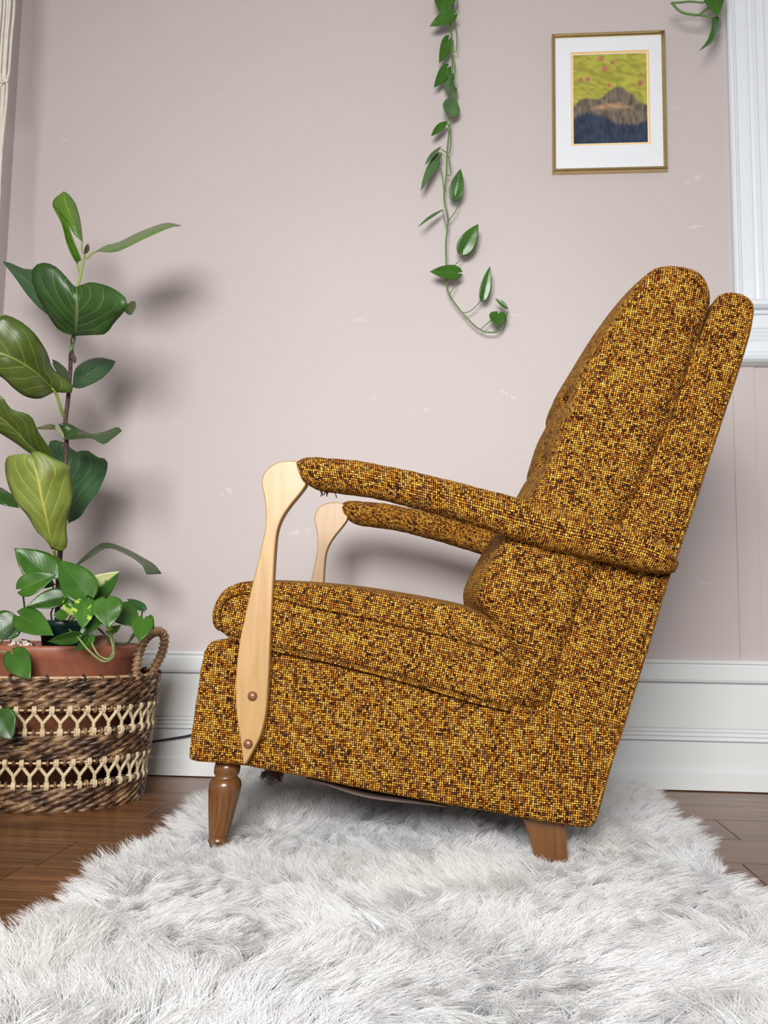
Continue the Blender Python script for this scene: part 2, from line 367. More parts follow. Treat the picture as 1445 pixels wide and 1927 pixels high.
# baseboard: three boards in profile, run along X
bb = struct(bm_obj('baseboard_back', box_bm((XL, YW-.004, 0), (2.0, YW, .330)), TRIM))
def run(name, prof, parent, x0=XL, x1=2.0, mat=TRIM):
    n = len(prof); V = [(x, YW-d, z) for x in (x0, x1) for d, z in prof]
    Fs = [(i, (i+1) % n, n+(i+1) % n, n+i) for i in range(n)]+[tuple(range(n))[::-1], tuple(range(n, 2*n))]
    o = mesh(name, V, Fs, mat, parent, None, False); return o
run('cap_moulding', [(.001, .337), (.016, .337), (.021, .333), (.021, .328), (.015, .325), (.015, .321), (.019, .318), (.0205, .316), (.0205, .286), (.018, .279), (.010, .277), (.001, .277)], bb)
run('upper_board', [(.001, .274), (.016, .274), (.017, .2725), (.017, .160), (.013, .1585), (.016, .155), (.018, .151), (.014, .148), (.017, .144), (.019, .140), (.015, .137), (.018, .133), (.020, .129), (.016, .126), (.001, .1255)], bb)
run('lower_board', [(.001, .125), (.020, .125), (.0205, .124), (.0205, .053), (.024, .050), (.027, .047), (.027, .003), (.001, .003)], bb)
# window: casing, apron, sill moulding, jamb, sash and pane
win = bpy.data.objects.new('window_1', None); COL.objects.link(win); win.location = (.86, YW, WZ0); struct(win)
def vrun(name, prof, z0, z1, parent, mat=CASING):
    n = len(prof); V = [(x, YW-d, z) for z in (z0, z1) for x, d in prof]
    Fs = [(i, (i+1) % n, n+(i+1) % n, n+i) for i in range(n)]+[tuple(range(n))[::-1], tuple(range(n, 2*n))]
    return mesh(name, V, Fs, mat, parent, None, False)
cz0 = at(1420, 565, YW-.02).z
prof = [(0, 0), (0, .022), (.004, .027), (.011, .027), (.014, .022), (.020, .020), (.024, .016), (.046, .016), (.050, .020), (.054, .020), (.058, .016), (.066, .018), (.070, .022), (.076, .022), (.080, .018), (.098, .018), (.102, .026), (.110, .030), (.116, .030), (.120, .022), (.120, 0)]
vrun('casing', [(XR+x, d) for x, d in prof], cz0, 2.75, win)
vrun('casing', [(WX1+.008-(x-.120), d) for x, d in prof], cz0, 2.75, win)
z = lambda y: at(1420, y, YW-.03).z
def hrun(name, prof, x0, x1, parent):
    o = run(name, prof, parent, x0, x1, CASING); return o
hrun('stool', [(0, z(566)), (.046, z(566)), (.052, z(570)), (.052, z(577)), (.044, z(582)), (.030, z(584)), (.028, z(590)), (0, z(590))], XR-.012, WX1+.14, win)
hrun('apron', [(0, z(590)), (.020, z(590)), (.021, z(592)), (.021, z(615)), (.017, z(617)), (.022, z(622)), (.018, z(626)), (.024, z(630)), (.020, z(634)), (.026, z(638)), (.023, z(642)), (.023, z(660)), (0, z(662))], XR, WX1+.128, win)
hrun('sill_moulding', [(0, z(662)), (.034, z(662)), (.041, z(665)), (.043, z(671)), (.040, z(677)), (.032, z(681)), (.012, z(685)), (0, z(685))], XR-.012, WX1+.14, win)
bm_obj('jamb', box_bm((WX0-.001, YW-.012, WZ0), (WX0+.014, YW+.11, WZ1), .002), CASING, win)
bm_obj('jamb', box_bm((WX1-.014, YW-.012, WZ0), (WX1+.001, YW+.11, WZ1), .002), CASING, win)
bm_obj('head_jamb', box_bm((WX0, YW-.012, WZ1-.016), (WX1, YW+.11, WZ1), .002), CASING, win)
bm = bmesh.new()
for a, b in (((WX0+.015, YW+.045, WZ0+.01), (WX0+.06, YW+.08, WZ1-.017)), ((WX1-.06, YW+.045, WZ0+.01), (WX1-.015, YW+.08, WZ1-.017)), ((WX0+.06, YW+.046, WZ0+.01), (WX1-.06, YW+.079, WZ0+.07)), ((WX0+.06, YW+.046, WZ1-.07), (WX1-.06, YW+.079, WZ1-.018))): box_bm(a, b, .003, bm)
bm_obj('sash', bm, CASING, win)
g = NT('window_glass'); GLASS = g.out(Base_Color=(1, 1, 1), Roughness=0.0, Transmission_Weight=1.0, IOR=1.45)
bm_obj('pane', box_bm((WX0+.06, YW+.060, WZ0+.07), (WX1-.06, YW+.064, WZ1-.07)), GLASS, win)

# ---------------------------------------------------------------- the armchair
YN, YF = 1.652, 2.238           # the chair's two sides
chair = empty('armchair', (-.1, 1.945, .015), 'high backed brown and gold tweed armchair with pale wooden arm posts on white rug', 'chair')
xz = lambda pts, Y=YN: px_xz(pts, Y)
# frame box under the seat
base_poly = xz([(352, 1431), (353, 1412), (362, 1345), (374, 1262), (381, 1228), (391, 1210), (408, 1203), (440, 1205), (520, 1224), (620, 1246), (760, 1282), (880, 1318), (960, 1338), (1060, 1351), (1166, 1367), (1168, 1378), (1150, 1428), (1132, 1490), (1119, 1550), (1108, 1562), (1090, 1560), (1000, 1545), (900, 1527), (700, 1491), (600, 1470), (460, 1443), (362, 1434)])
def dens(p, n=260):
    P = np.vstack([p, p[:1]]); s = np.r_[0, np.cumsum(np.linalg.norm(np.diff(P, axis=0), axis=1))]
    q = np.linspace(0, s[-1], n, endpoint=False); return np.stack([np.interp(q, s, P[:, j]) for j in (0, 1)], 1)
inner_poly = xz([(1232, 500), (1262, 494), (1292, 497), (1322, 509), (1338, 536), (1341, 566), (1330, 600), (1300, 690), (1265, 790), (1215, 900), (1160, 1010), (1110, 1100), (1080, 1180), (1058, 1240), (1048, 1285), (1036, 1322), (1004, 1335), (970, 1328), (952, 1304), (953, 1276), (972, 1254), (976, 1240), (958, 1205), (925, 1165), (902, 1138), (898, 1108), (918, 1066), (950, 1010), (990, 948), (1022, 890), (1042, 840), (1058, 790), (1072, 762), (1078, 742), (1088, 706), (1124, 645), (1166, 577), (1204, 526)])
IP = crom(inner_poly, 140, True)
def crease(X, Y, Z, A):           # the seam pressed in around the back cushion
    d = np.abs(sdf_poly(X[:, 0, :]+0*Z[0], Z[:, 0, :]+0*X[:, 0, :], IP)); return .011*np.exp(-(d/.007)**2)[:, None, :]
body = soft_solid('seat_base', dens(np.array(base_poly)), YN, YF, .012, TWEED, chair, .006, math.radians(-4), crease, smooth_poly=False)
# outer back shell
shell_poly = xz([(1337, 572), (1352, 553), (1372, 546), (1398, 549), (1418, 562), (1422, 578), (1412, 625), (1392, 690), (1362, 778), (1330, 866), (1300, 960), (1272, 1040), (1252, 1096), (1215, 1220), (1190, 1300), (1170, 1368), (1100, 1385), (960, 1370), (955, 1310), (985, 1280), (1010, 1180), (1060, 1060), (1130, 940), (1200, 800), (1270, 700)])
soft_solid('back_shell', shell_poly, YN+.002, YF-.002, .011, TWEED, chair, .005, math.radians(-14), crease)
# tufted inner back
TUFT = [(at(x, y, YN+.05).x, at(x, y, YN+.05).z) for x, y in ((1102, 742), (1060, 866))]
def tufts(X, Y, Z, A):
    f = 0
    for tx, tz in TUFT:
        for ty in (YN+.13, (YN+YF)/2, YF-.13):
            f = f+.018*np.exp(-((X-tx)**2+(Z-tz)**2)/.034**2-((Y-ty)/.038)**2)
        f = f+.010*np.exp(-((X-tx)**2/.05**2+(Z-tz)**2/.013**2))*np.exp(-((np.abs(Y-(YN+YF)/2)-.1)/.15)**4)
    # crown of the front face across the width, none on the rear
    nx_, nz_ = -.93, .37; d = (X-at(1196, 920, YN).x)*nx_+(Z-at(1196, 920, YN).z)*nz_
    f = f-.020*np.clip(1-((Y-(YN+YF)/2)/.27)**2, 0, 1)*np.clip((d-.02)/.05, 0, 1)
    return f
soft_solid('back_cushion', inner_poly, YN-.017, YF+.017, .046, TWEED, chair, .005, math.radians(-12), tufts, ry=.040)
# boxed seat cushion
top_w = [(416, 1186), (411, 1160), (420, 1134), (440, 1119), (470, 1113), (520, 1123), (600, 1142), (700, 1162), (850, 1197), (935, 1222), (966, 1246)]
bot_w = [(432, 1200), (520, 1222), (620, 1243), (760, 1279), (880, 1315), (960, 1334)]
def groove(X, Z, w, dyp):
    l = [(at(x, y+5, YN).x, at(x, y+5, YN).z) for x, y in crom(w, 40)]; return .0065*np.exp(-(seg_dist(X[:, 0, :]+0*Z[0], Z[:, 0, :]+0*X[:, 0, :], l)/.0045)**2)[:, None, :]
seat_poly = xz([(397, 1166), (401, 1140), (416, 1114), (440, 1099), (470, 1094), (550, 1096), (650, 1105), (760, 1122), (860, 1142), (915, 1160), (948, 1190), (976, 1240), (972, 1290), (966, 1336), (960, 1338), (880, 1316), (760, 1280), (620, 1244), (520, 1222), (450, 1204), (420, 1196), (402, 1182)])
def crown(X, Y, Z, A):
    g = groove(X, Z, top_w, -5)+groove(X, Z, bot_w, -4)
    return g*(np.abs(Y-(YN+YF)/2) > .27)-.010*np.clip(1-((Y-(YN+YF)/2)/.29)**2, 0, 1)*np.clip((Z-.40)/.05, 0, 1)
seat = soft_solid('seat_cushion', seat_poly, YN-.010, YF+.010, .022, TWEED, chair, .0045, math.radians(-11), crown)
for Yw, d in ((YN-.008, -.001), (YF+.008, .001)):
    for nm, w in (('top_piping', top_w), ('bottom_piping', bot_w)):
        pts = [Vector((p.x, Yw+d, p.z)) for p in (at(x, y, YN) for x, y in crom(w, 70))]; tube('piping', pts, .0042, TWEED, seat, 8)
edge_w = [(1404, 566), (1413, 572), (1415, 584), (1408, 625), (1389, 690), (1360, 778), (1331, 866), (1301, 960), (1273, 1040), (1253, 1096), (1216, 1220), (1191, 1300), (1170, 1370), (1150, 1430), (1133, 1490), (1117, 1545), (1110, 1554)]
belt_w = [(985, 1336), (1040, 1346), (1100, 1354), (1168, 1366)]
for Yw in (YN+.003, YF-.003):
    for w, n in ((edge_w, 90), (belt_w, 24)):
        pts = [Vector((p.x, Yw, p.z)) for p in (at(x, y, YN) for x, y in crom(w, n))]; tube('piping', pts, .0042, TWEED, body, 8)
# maple arm post: outline in the plane of the arm, 24 mm thick
YP = 1.626
post_px = [(562, 868), (545, 867), (524, 869), (505, 880), (494, 895), (492, 912), (497, 935), (500, 962), (499, 992), (493, 1022), (483, 1066), (472, 1110), (462, 1155), (451, 1205), (445, 1255), (443, 1300), (444, 1335), (448, 1365), (453, 1400), (458, 1438), (462, 1438), (474, 1416), (490, 1383), (499, 1345), (503, 1300), (506, 1250), (508, 1200), (511, 1140), (514, 1085), (517, 1035), (521, 1000), (530, 975), (545, 952), (563, 930), (576, 912), (578, 900), (574, 880)]
def post(Y, parent):
    P = [Vector((p.x, Y, p.z)) for p in (at(x, y, YP) for x, y in [tuple(q) for q in crom(post_px, 120, True)])]
    bm = bmesh.new(); f = bm.faces.new([bm.verts.new(p) for p in P])
    r = bmesh.ops.extrude_face_region(bm, geom=[f]); vs = [v for v in r['geom'] if isinstance(v, bmesh.types.BMVert)]
    bmesh.ops.translate(bm, verts=vs, vec=(0, .025, 0))
    ed = [e for e in bm.edges if abs(e.verts[0].co.y-e.verts[1].co.y) < 1e-6]
    bmesh.ops.bevel(bm, geom=ed, offset=.0022, segments=2, affect='EDGES', profile=.5)
    o = bm_obj('arm_post', bm, MAPLE, parent, True)
    for p in o.data.polygons: p.use_smooth = len(p.vertices) < 10
    return o
def bolts(p, Y, sgn):
    for x, y, r in ((475, 1310, .0086), (467, 1400, .0084)):
        c = at(x, y, YP); V, Fs, n = [], [], 20
        rings = [(1.0, 0), (1.0, .12), (.93, .32), (.72, .56), (.42, .70), (.15, .74)]
        for a, d in rings:
            for k in range(n): t = 2*math.pi*k/n; V.append((c.x+r*a*math.cos(t), Y+sgn*r*d, c.z+r*a*math.sin(t)))
        for i in range(len(rings)-1):
            for k in range(n): l = (k+1) % n; Fs.append((i*n+k, i*n+l, (i+1)*n+l, (i+1)*n+k))
        Fs.append(tuple((len(rings)-1)*n+k for k in range(n)))
        o = mesh('bolt', V, Fs, BRONZE, p)
pn = post(YP, chair); bolts(pn, YP, -1)
WY = 2.240-YP
pf = post(2.240, chair); bolts(pf, 2.265, 1)
# padded arms: superellipse sections along a gently bowed line
up_e = [(556, 862), (590, 861), (650, 865), (700, 872), (800, 893), (900, 918), (1000, 944), (1100, 970), (1200, 997), (1250, 1016), (1281, 1046)]
lo_e = [(574, 914), (606, 924), (655, 931), (700, 937), (800, 962), (900, 992), (1000, 1025), (1100, 1049), (1200, 1073), (1240, 1085), (1262, 1090)]
def arm_pad(dy):
    n, m = 72, 28; A = crom(up_e, n); B = crom(lo_e, n); V, U, Fs = [], [], []; s = 0; prev = None
    for i in range(n):
        a, b = at(*A[i], YP), at(*B[i], YP); c = (a+b)/2; hv = (a-b)/2; t = i/(n-1)
        wy = .034+.004*math.sin(t*3.1)
        k = 1-.30*max(0, 1-i/2.5)**2-.55*max(0, (i-(n-7))/6)**2.2
        wig = 1+.012*math.sin(i*1.9)+.01*math.sin(i*.7)
        if prev: s += (c-prev).length
        prev = c
        for j in range(m):
            q = 2*math.pi*j/m; cx = math.copysign(abs(math.cos(q))**.85, math.cos(q)); sx = math.copysign(abs(math.sin(q))**.85, math.sin(q))
            p = c+hv*sx*k*wig+Vector((0, cx*wy*k, 0)); V.append((p.x, p.y+.003+dy, p.z)); U.append((s, j/m*.21))
    for i in range(n-1):
        for j in range(m): l = (j+1) % m; Fs.append((i*m+j, i*m+l, (i+1)*m+l, (i+1)*m+j))
    Fs += [tuple(range(m))[::-1], tuple((n-1)*m+j for j in range(m))]
    return mesh('arm_pad', V, Fs, TWEED, chair, U)
an = arm_pad(0); af = arm_pad(WY+.02)
for o in (an, af): bpy.data.meshes[o.data.name].flip_normals() if False else None
# frayed threads under the front of the near arm and under the frame
DARKT = mat_plain('dark_thread', (.03, .014, .008), .9)
def fray(name, c, n, ln, parent, sp):
    parts = []
    for i in range(n):
        p = c+Vector((random.uniform(-sp, sp), random.uniform(-.006, .006), random.uniform(-.002, .003)))
        q = p+Vector((random.uniform(-.006, .006), random.uniform(-.004, .004), -ln*random.uniform(.5, 1.1)))
        parts.append(tube_data(crom([p, (p+q)/2+Vector((random.uniform(-.003, .003), 0, 0)), q], 5), .0010, 5))
    v, f, u = join(parts); return tag(mesh(name, v, f, DARKT, parent, u), 'loose dark threads')
fray('frayed_threads', at(614, 922, YP), 9, .012, an, .014)
fray('frayed_threads', at(503, 1453, 1.72), 13, .016, body, .010)
# sagging dust cover
dc = [(575, 1464), (610, 1474), (650, 1488), (690, 1499), (740, 1506), (790, 1511), (840, 1517)]
V, Fs = [], []
ln = crom(dc, 20)
for k in range(8):
    f = k/7
    for i, (x, y) in enumerate(ln):
        p = at(x, y, YN+.03); t = i/19; sag = .010*math.sin(math.pi*t)
        V.append((p.x, YN+.03+f*.5, p.z+sag*(math.cos(f*math.pi*1.0)**2-1)*.4))
for k in range(7):
    for i in range(19): Fs.append((k*20+i, k*20+i+1, (k+1)*20+i+1, (k+1)*20+i))
dco = mesh('dust_cover', V, Fs, mat_plain('dust_cloth', (.13, .085, .075), .9, .2, 300), chair); dco.modifiers.new('s', 'SOLIDIFY').thickness = .002
# legs
def turned_leg(cx, cy, ztop):
    prof = [(.0215, .165), (.0235, .150), (.0230, .140), (.0195, .1345), (.0225, .131), (.0275, .126), (.0293, .118), (.0288, .108), (.0262, .085), (.0225, .055), (.0186, .026), (.0172, .0195), (.0182, .018), (.0190, .0155), (.0182, .0125), (.0165, .011), (.0135, .0), ]
    prof = [(r, z) for r, z in prof][::-1]
    def fl(a, z):
        if .026 < z < .104:
            c = abs(((a/(2*math.pi)*12) % 1)-.5); e = min(1, (z-.026)/.008, (.104-z)/.008); return .085*max(0, 1-(c/.17)**2)*e
        return 0
    zs = [z for r, z in prof]; rs = [r for r, z in prof]
    zz = np.unique(np.r_[np.linspace(.024, .108, 26), zs]); pr = [(float(np.interp(q, zs, rs)), float(q)) for q in zz]
    o = lathe('leg', pr, (0, 0, 0), LEGW, chair, 120, flute=fl)
    return o
lb = at(409, 1592, 1.70); ltop = at(428, 1440, 1.70)
for y, k in ((1.70, 1), (2.19, 1)):
    o = turned_leg(0, 0, 0)
    # rake the leg: shear follows the axis from foot to top
    ax = Vector((ltop.x-lb.x, 0, ltop.z-lb.z)); zs = ax.z/.150
    for v in o.data.vertices: v.co = Vector((lb.x+ax.x*(v.co.z/.150)+v.co.x, y+v.co.y+(1.70-y)*0, lb.z-.004+v.co.z*zs))
for y0 in (1.685, 2.165):
    prof_px = [(983, 1538), (1064, 1548), (1066, 1580), (1069, 1626), (1040, 1622), (1006, 1612), (995, 1572)]
    P = [(p.x, p.z) for p in (at(x, y, 1.685) for x, y in prof_px)]
    bm = bmesh.new(); f = bm.faces.new([bm.verts.new((x, y0, z)) for x, z in P])
    r = bmesh.ops.extrude_face_region(bm, geom=[f]); bmesh.ops.translate(bm, verts=[v for v in r['geom'] if isinstance(v, bmesh.types.BMVert)], vec=(0, .04, 0))
    bmesh.ops.bevel(bm, geom=list(bm.edges), offset=.002, segments=2, affect='EDGES', profile=.5)
    tag(bm_obj('leg', bm, LEGW, chair), 'tapered square rear leg')

# ---------------------------------------------------------------- the fur rug
RX0, RX1, RY0, RY1 = -.540, .436, .80, 2.515
rug = empty('fur_rug', ((RX0+RX1)/2, 1.66, 0), 'shaggy white faux fur rug lying on dark wooden floor under the armchair', 'rug')
FUR = mat_fur()
nx, ny = 60, 90; V, Fs = [], []
for i in range(nx):
    for j in range(ny):
        x = RX0+(RX1-RX0)*i/(nx-1); y = RY0+(RY1-RY0)*j/(ny-1); V.append((x, y, .010+.004*math.sin(9*x+4*y)*math.sin(7*y-3*x)))
for i in range(nx-1):
    for j in range(ny-1): a = i*ny+j; Fs.append((a, a+ny, a+ny+1, a+1))
bk = mesh('backing', V, Fs, FUR, rug); md = bk.modifiers.new('s', 'SOLIDIFY'); md.thickness = .009; md.offset = -1
def vnoise(x, y, sc, seed):
    r = np.random.default_rng(seed); g = r.standard_normal((64, 64)); u, v = (x-RX0)*sc+3, (y-RY0)*sc+3
    i, j = np.floor(u).astype(int), np.floor(v).astype(int); a, b = u-i, v-j; a, b = a*a*(3-2*a), b*b*(3-2*b)
    G = lambda p, q: g[p % 64, q % 64]
    return (G(i, j)*(1-a)+G(i+1, j)*a)*(1-b)+(G(i, j+1)*(1-a)+G(i+1, j+1)*a)*b
def fur(N, NC, seed):
    r = np.random.default_rng(seed)
    cx = r.uniform(RX0-.004, RX1+.004, NC); cy = RY0+(RY1-RY0)*r.uniform(0, 1, NC)
    # lie of the pile: patches that lean different ways, outward at the borders
    th = 1.15*vnoise(cx, cy, 5.5, 11)+.7*vnoise(cx, cy, 14, 12)+.35*r.standard_normal(NC)-math.pi/2+.3
    lean = np.clip(.85+.35*vnoise(cx, cy, 8, 13)+.15*r.standard_normal(NC), .25, 1.45)
    dx, dy = np.cos(th)*lean, np.sin(th)*lean
    for e, s, ax in ((cx-RX0, -1, 0), (RX1-cx, 1, 0), (RY1-cy, 1, 1)):
        w = np.exp(-(e/.045)**2)*.8
        if ax == 0: dx = dx+s*w; dy = dy*(1-.5*np.minimum(w, 1))
        else: dy = dy+s*w*.3
    L = (.052+.009*vnoise(cx, cy, 9, 14)+.006*r.standard_normal(NC)).clip(.030, .085)
    L = L*(1+.35*np.exp(-((cx+.40)/.16)**4-((cy-2.08)/.14)**4)); under = np.exp(-((cx+.10)/.30)**4-((cy-2.06)/.20)**4)            # pile never trodden under the chair stands up
    dx, dy = dx*(1-.55*under), dy*(1-.55*under)
    for fx, fy in (FEET[0], FEET[2]): L = L*(1-.62*np.exp(-((cx-fx)**2+(cy-fy+.015)**2)/.055**2))
    L = L*np.where(RY1-cy < .03, .7, 1)
    ci = r.integers(0, NC, N); spread = .0095
    bx = cx[ci]+r.normal(0, spread, N); by = cy[ci]+r.normal(0, spread, N)
    bx = bx.clip(RX0-.006, RX1+.006); by = by.clip(RY0, RY1)
    n = 7; t = np.linspace(0, 1, n)[None]
    l = L[ci]*r.uniform(.72, 1.08, N); ddx = dx[ci]+.13*r.standard_normal(N); ddy = dy[ci]+.13*r.standard_normal(N); cv = (.42*r.standard_normal(NC))[ci]
    nr = np.sqrt(ddx**2+ddy**2+1); ddx, ddy, dz = ddx/nr, ddy/nr, 1/nr
    k = t**1.35
    clump = (.84*t**1.15)
    X = bx[:, None]+ddx[:, None]*l[:, None]*k*1.05; Y = by[:, None]+ddy[:, None]*l[:, None]*k*1.05
    tx = cx[ci][:, None]+ddx[:, None]*l[:, None]*k; ty = cy[ci][:, None]+ddy[:, None]*l[:, None]*k
    X = X*(1-clump)+tx*clump; Y = Y*(1-clump)+ty*clump
    X = X-ddy[:, None]*l[:, None]*cv[:, None]*t**2.2; Y = Y+ddx[:, None]*l[:, None]*cv[:, None]*t**2.2
    wav = r.uniform(0, 6.28, NC)[ci][:, None]; X = X+.0022*np.sin(wav+t*5)*t; Y = Y+.0022*np.cos(wav*1.7+t*5)*t
    Z = .010+l[:, None]*(dz[:, None]*t**.85*(1.12-.22*t))
    # flatten under the chair's feet
    return np.stack([X, Y, Z], 2), n, r
FEET = [(lb.x, 1.70), (lb.x, 2.19), (at(1038, 1620, 1.70).x, 1.705), (at(1038, 1620, 1.70).x, 2.185)]
P, n, r_ = fur(300000, 7600, 5)
hc = bpy.data.hair_curves.new('fur_pile'); hc.add_curves([n]*len(P))
hc.attributes['position'].data.foreach_set('vector', P.astype(np.float32).ravel())
ra = hc.attributes.get('radius') or hc.attributes.new('radius', 'FLOAT', 'POINT')
rad = (np.array([.00044, .00048, .00044, .00039, .00031, .00020, .00006])[None]*r_.uniform(.7, 1.25, (len(P), 1))).astype(np.float32)
ra.data.foreach_set('value', rad.ravel())
hc.materials.append(FUR)
fo = bpy.data.objects.new('fur_pile', hc); COL.objects.link(fo); fo.parent = rug; fo.matrix_parent_inverse = rug.matrix_basis.inverted(); fo['kind'] = 'stuff'

# ---------------------------------------------------------------- framed print
YFm = YW-.022
fr = empty('framed_print', (at(1146, 190, YW).x, YW, at(1146, 190, YW).z), 'gold framed small print in white mat hanging on the mauve wall', 'picture')
c4 = [at(1040, 63, YFm), at(1253, 58, YFm), at(1256.5, 316, YFm), at(1036.5, 322, YFm)]   # outer corners tl tr br bl
fw_, fh_ = (c4[1]-c4[0]).length, (c4[3]-c4[0]).length
cx = sum(p.x for p in c4)/4; cz = sum(p.z for p in c4)/4; wx = fw_/2; wz = fh_/2; b_ = .0098
def rail(a, b, inward):
    # mitred metal moulding, a small step profile
    prof = [(0, 0), (0, .020), (.0015, .022), (.0042, .022), (.0056, .0185), (.0072, .0185), (.0085, .0165), (.0098, .0165), (.0098, 0)]
    d = (Vector(b)-Vector(a)); L = d.length; d.normalize(); V = []
    for e, base in ((1, Vector(a)), (-1, Vector(b))):
        for w, h in prof: p = base+inward*w+d*w*e; V.append((p.x, YW-.001-h, p.z))
    k = len(prof); Fs = [(i, (i+1) % k, k+(i+1) % k, k+i) for i in range(k)]
    return mesh('frame_rail', V, Fs, GOLD, fr, None, False)
cs = [Vector((cx-wx, 0, cz+wz)), Vector((cx+wx, 0, cz+wz)), Vector((cx+wx, 0, cz-wz)), Vector((cx-wx, 0, cz-wz))]
for i in range(4):
    d = (cs[(i+1) % 4]-cs[i]).normalized(); rail(cs[i], cs[(i+1) % 4], Vector((d.z, 0, -d.x)))
MATW = mat_plain('mat_board', (.73, .75, .785), .7, .03, 400); MATY = mat_plain('mat_yellow', (.83, .52, .20), .7); MATC = mat_plain('mat_cream', (.88, .85, .74), .7)
def ringm(name, a, b, dep, mat, th=.0016):
    # rectangular board with a window; a, b = (x0,x1,z0,z1) outer, inner
    V = [(x, YW-d, z) for d in (dep, dep-th) for q in (a, b) for x, z in ((q[0], q[2]), (q[1], q[2]), (q[1], q[3]), (q[0], q[3]))]; Fs = []
    for i in range(4):
        j = (i+1) % 4; Fs += [(i, j, 4+j, 4+i), (8+i, 12+i, 12+j, 8+j), (4+i, 4+j, 12+j, 12+i), (i, 8+i, 8+j, j)]
    return mesh(name, V, Fs, mat, fr, None, False)
q = lambda x, y: at(x, y, YW-.010)
pr = (q(1078, 103).x, q(1216, 100).x, q(1077, 271).z, q(1146, 102).z)
off = lambda r, e: (r[0]-e, r[1]+e, r[2]-e, r[3]+e)
outr = (cx-wx+b_-.001, cx+wx-b_+.001, cz-wz+b_-.001, cz+wz-b_+.001)
ringm('mat_board', outr, off(pr, .0072), .0135, MATW); ringm('inner_mat', outr, off(pr, .0026), .0118, MATY); ringm('cream_margin', outr, off(pr, .0004), .0101, MATC)
# the print: a plain abstract of olive, navy and grey-brown, loose brush strokes
gx, gz = 92, 112; V, Fs, Cc = [], [], []
rg = np.random.default_rng(4)
def pn2(x, y, s, sd):
    r = np.random.default_rng(sd); g = r.random((48, 48)); i, j = int(x*s), int(y*s); a, b = x*s-i, y*s-j; a, b = a*a*(3-2*a), b*b*(3-2*b)
    G = lambda p, q: g[p % 48, q % 48]; return (G(i, j)*(1-a)+G(i+1, j)*a)*(1-b)+(G(i, j+1)*(1-a)+G(i+1, j+1)*a)*b
sm = lambda a, b, x: min(1, max(0, (x-a)/(b-a)))**2*(3-2*min(1, max(0, (x-a)/(b-a))))
dots = [(rg.uniform(.03, .97), rg.uniform(.34, .97), rg.uniform(.025, .05)) for _ in range(9)]
for j in range(gz):
    for i in range(gx):
        u, v = i/(gx-1), j/(gz-1); V.append((pr[0]+(pr[1]-pr[0])*u, YW-.0092, pr[2]+(pr[3]-pr[2])*v))
        st = pn2(u+.3*v, v*2.2+.4*u, 16, 1); st2 = pn2(u*1.5, v*.7, 22, 2)
        c = np.array([.36, .34, .045])*(.72+.55*st)
        for (a, b, r) in dots:
            d = math.hypot(u-a, (v-b)*1.22); c = c*(1-sm(r*1.1, r*.5, d))+np.array([.42, .16, .09])*(.7+.6*st2)*sm(r*1.1, r*.5, d)
        w1 = (pn2(u, v, 7, 3)-.5)*.10
        k = sm(.02, -.02, v-(.40+.24*math.exp(-((u-.62)/.24)**2)+.10*math.exp(-((u-.16)/.14)**2))+w1*.8); c = c*(1-k)+np.array([.13, .105, .075])*(.5+1.1*st2)*k
        k = sm(.02, -.02, v-(.47-.30*abs(u-.62))+w1*1.2)*sm(.0, .05, v-.36); c = c*(1-k)+np.array([.42, .25, .14])*(.6+.7*st)*k*.9+c*0
        k = sm(.03, -.03, v-(.27+.07*math.sin(5.5*u+.6))+w1*.6); c = c*(1-k)+np.array([.016, .026, .055])*(.5+1.2*st2)*k
        Cc.append((*c, 1))
for j in range(gz-1):
    for i in range(gx-1): a = j*gx+i; Fs.append((a, a+1, a+gx+1, a+gx))
pt = NT('print_ink'); PRINT = pt.out(Base_Color=(pt.n('VertexColor', {'layer_name': 'ink'}), 0), Roughness=.4)
po = mesh('print', V, Fs, PRINT, fr); ca = po.data.color_attributes.new('ink', 'FLOAT_COLOR', 'POINT'); ca.data.foreach_set('color', np.array(Cc, np.float32).ravel())
bm_obj('backboard', box_bm((outr[0], YW-.008, outr[2]), (outr[1], YW-.001, outr[3])), MATC, fr)

# ---------------------------------------------------------------- black power cord along the baseboard
CORD = mat_plain('black_rubber', (.012, .012, .014), .45)
yb = YW-.034
tag(tube('power_cord', crom([Vector((-1.05, yb, .004)), Vector((-.95, yb, .02)), at(255, 1402, yb), at(276, 1398, yb), at(310, 1392, yb), at(352, 1385, yb), at(400, 1374, yb), at(470, 1380, yb), at(530, 1410, yb), at(585, 1445, yb), Vector((-.38, yb, .004)), Vector((-.33, yb, .003))], 60), .0028, CORD, None, 8), 'thin black power cord running along white baseboard between basket and armchair', 'cord')

# ---------------------------------------------------------------- woven basket
BX, BY, BRX, BRY = -.985, 2.225, .248, .208
bask = empty('woven_basket', (BX, BY, 0), 'oval dark brown woven basket with two cream openwork bands and loop handle', 'basket')
DARKROPE = mat_strand('water_hyacinth', [(.36, (.014, .006, .004)), (.46, (.060, .028, .015)), (.55, (.20, .108, .055)), (.64, (.52, .34, .18))], .38, (26, 130))
CREAM = mat_strand('seagrass_cream', [(.25, (.42, .31, .17)), (.5, (.68, .55, .35)), (.75, (.82, .71, .50))], .6, (30, 500))
CANE = mat_plain('pale_cane', (.60, .40, .22), .5, .1, 40, .12)
HANDLE = mat_strand('handle_wrap', [(.3, (.11, .055, .025)), (.5, (.27, .155, .075)), (.7, (.46, .30, .16))], .4)
def taper(zz): return .90+.13*min(1, zz/.30)           # slightly narrower foot
def ell(a, zz, e=0): 
    k = taper(zz); return np.array([BX+(BRX*k+e)*math.cos(a), BY+(BRY*k+e)*math.sin(a), zz])
zt = at(60, 1282, 2.02).z
Z = lambda y: at(60, y, 2.03).z
rows = []
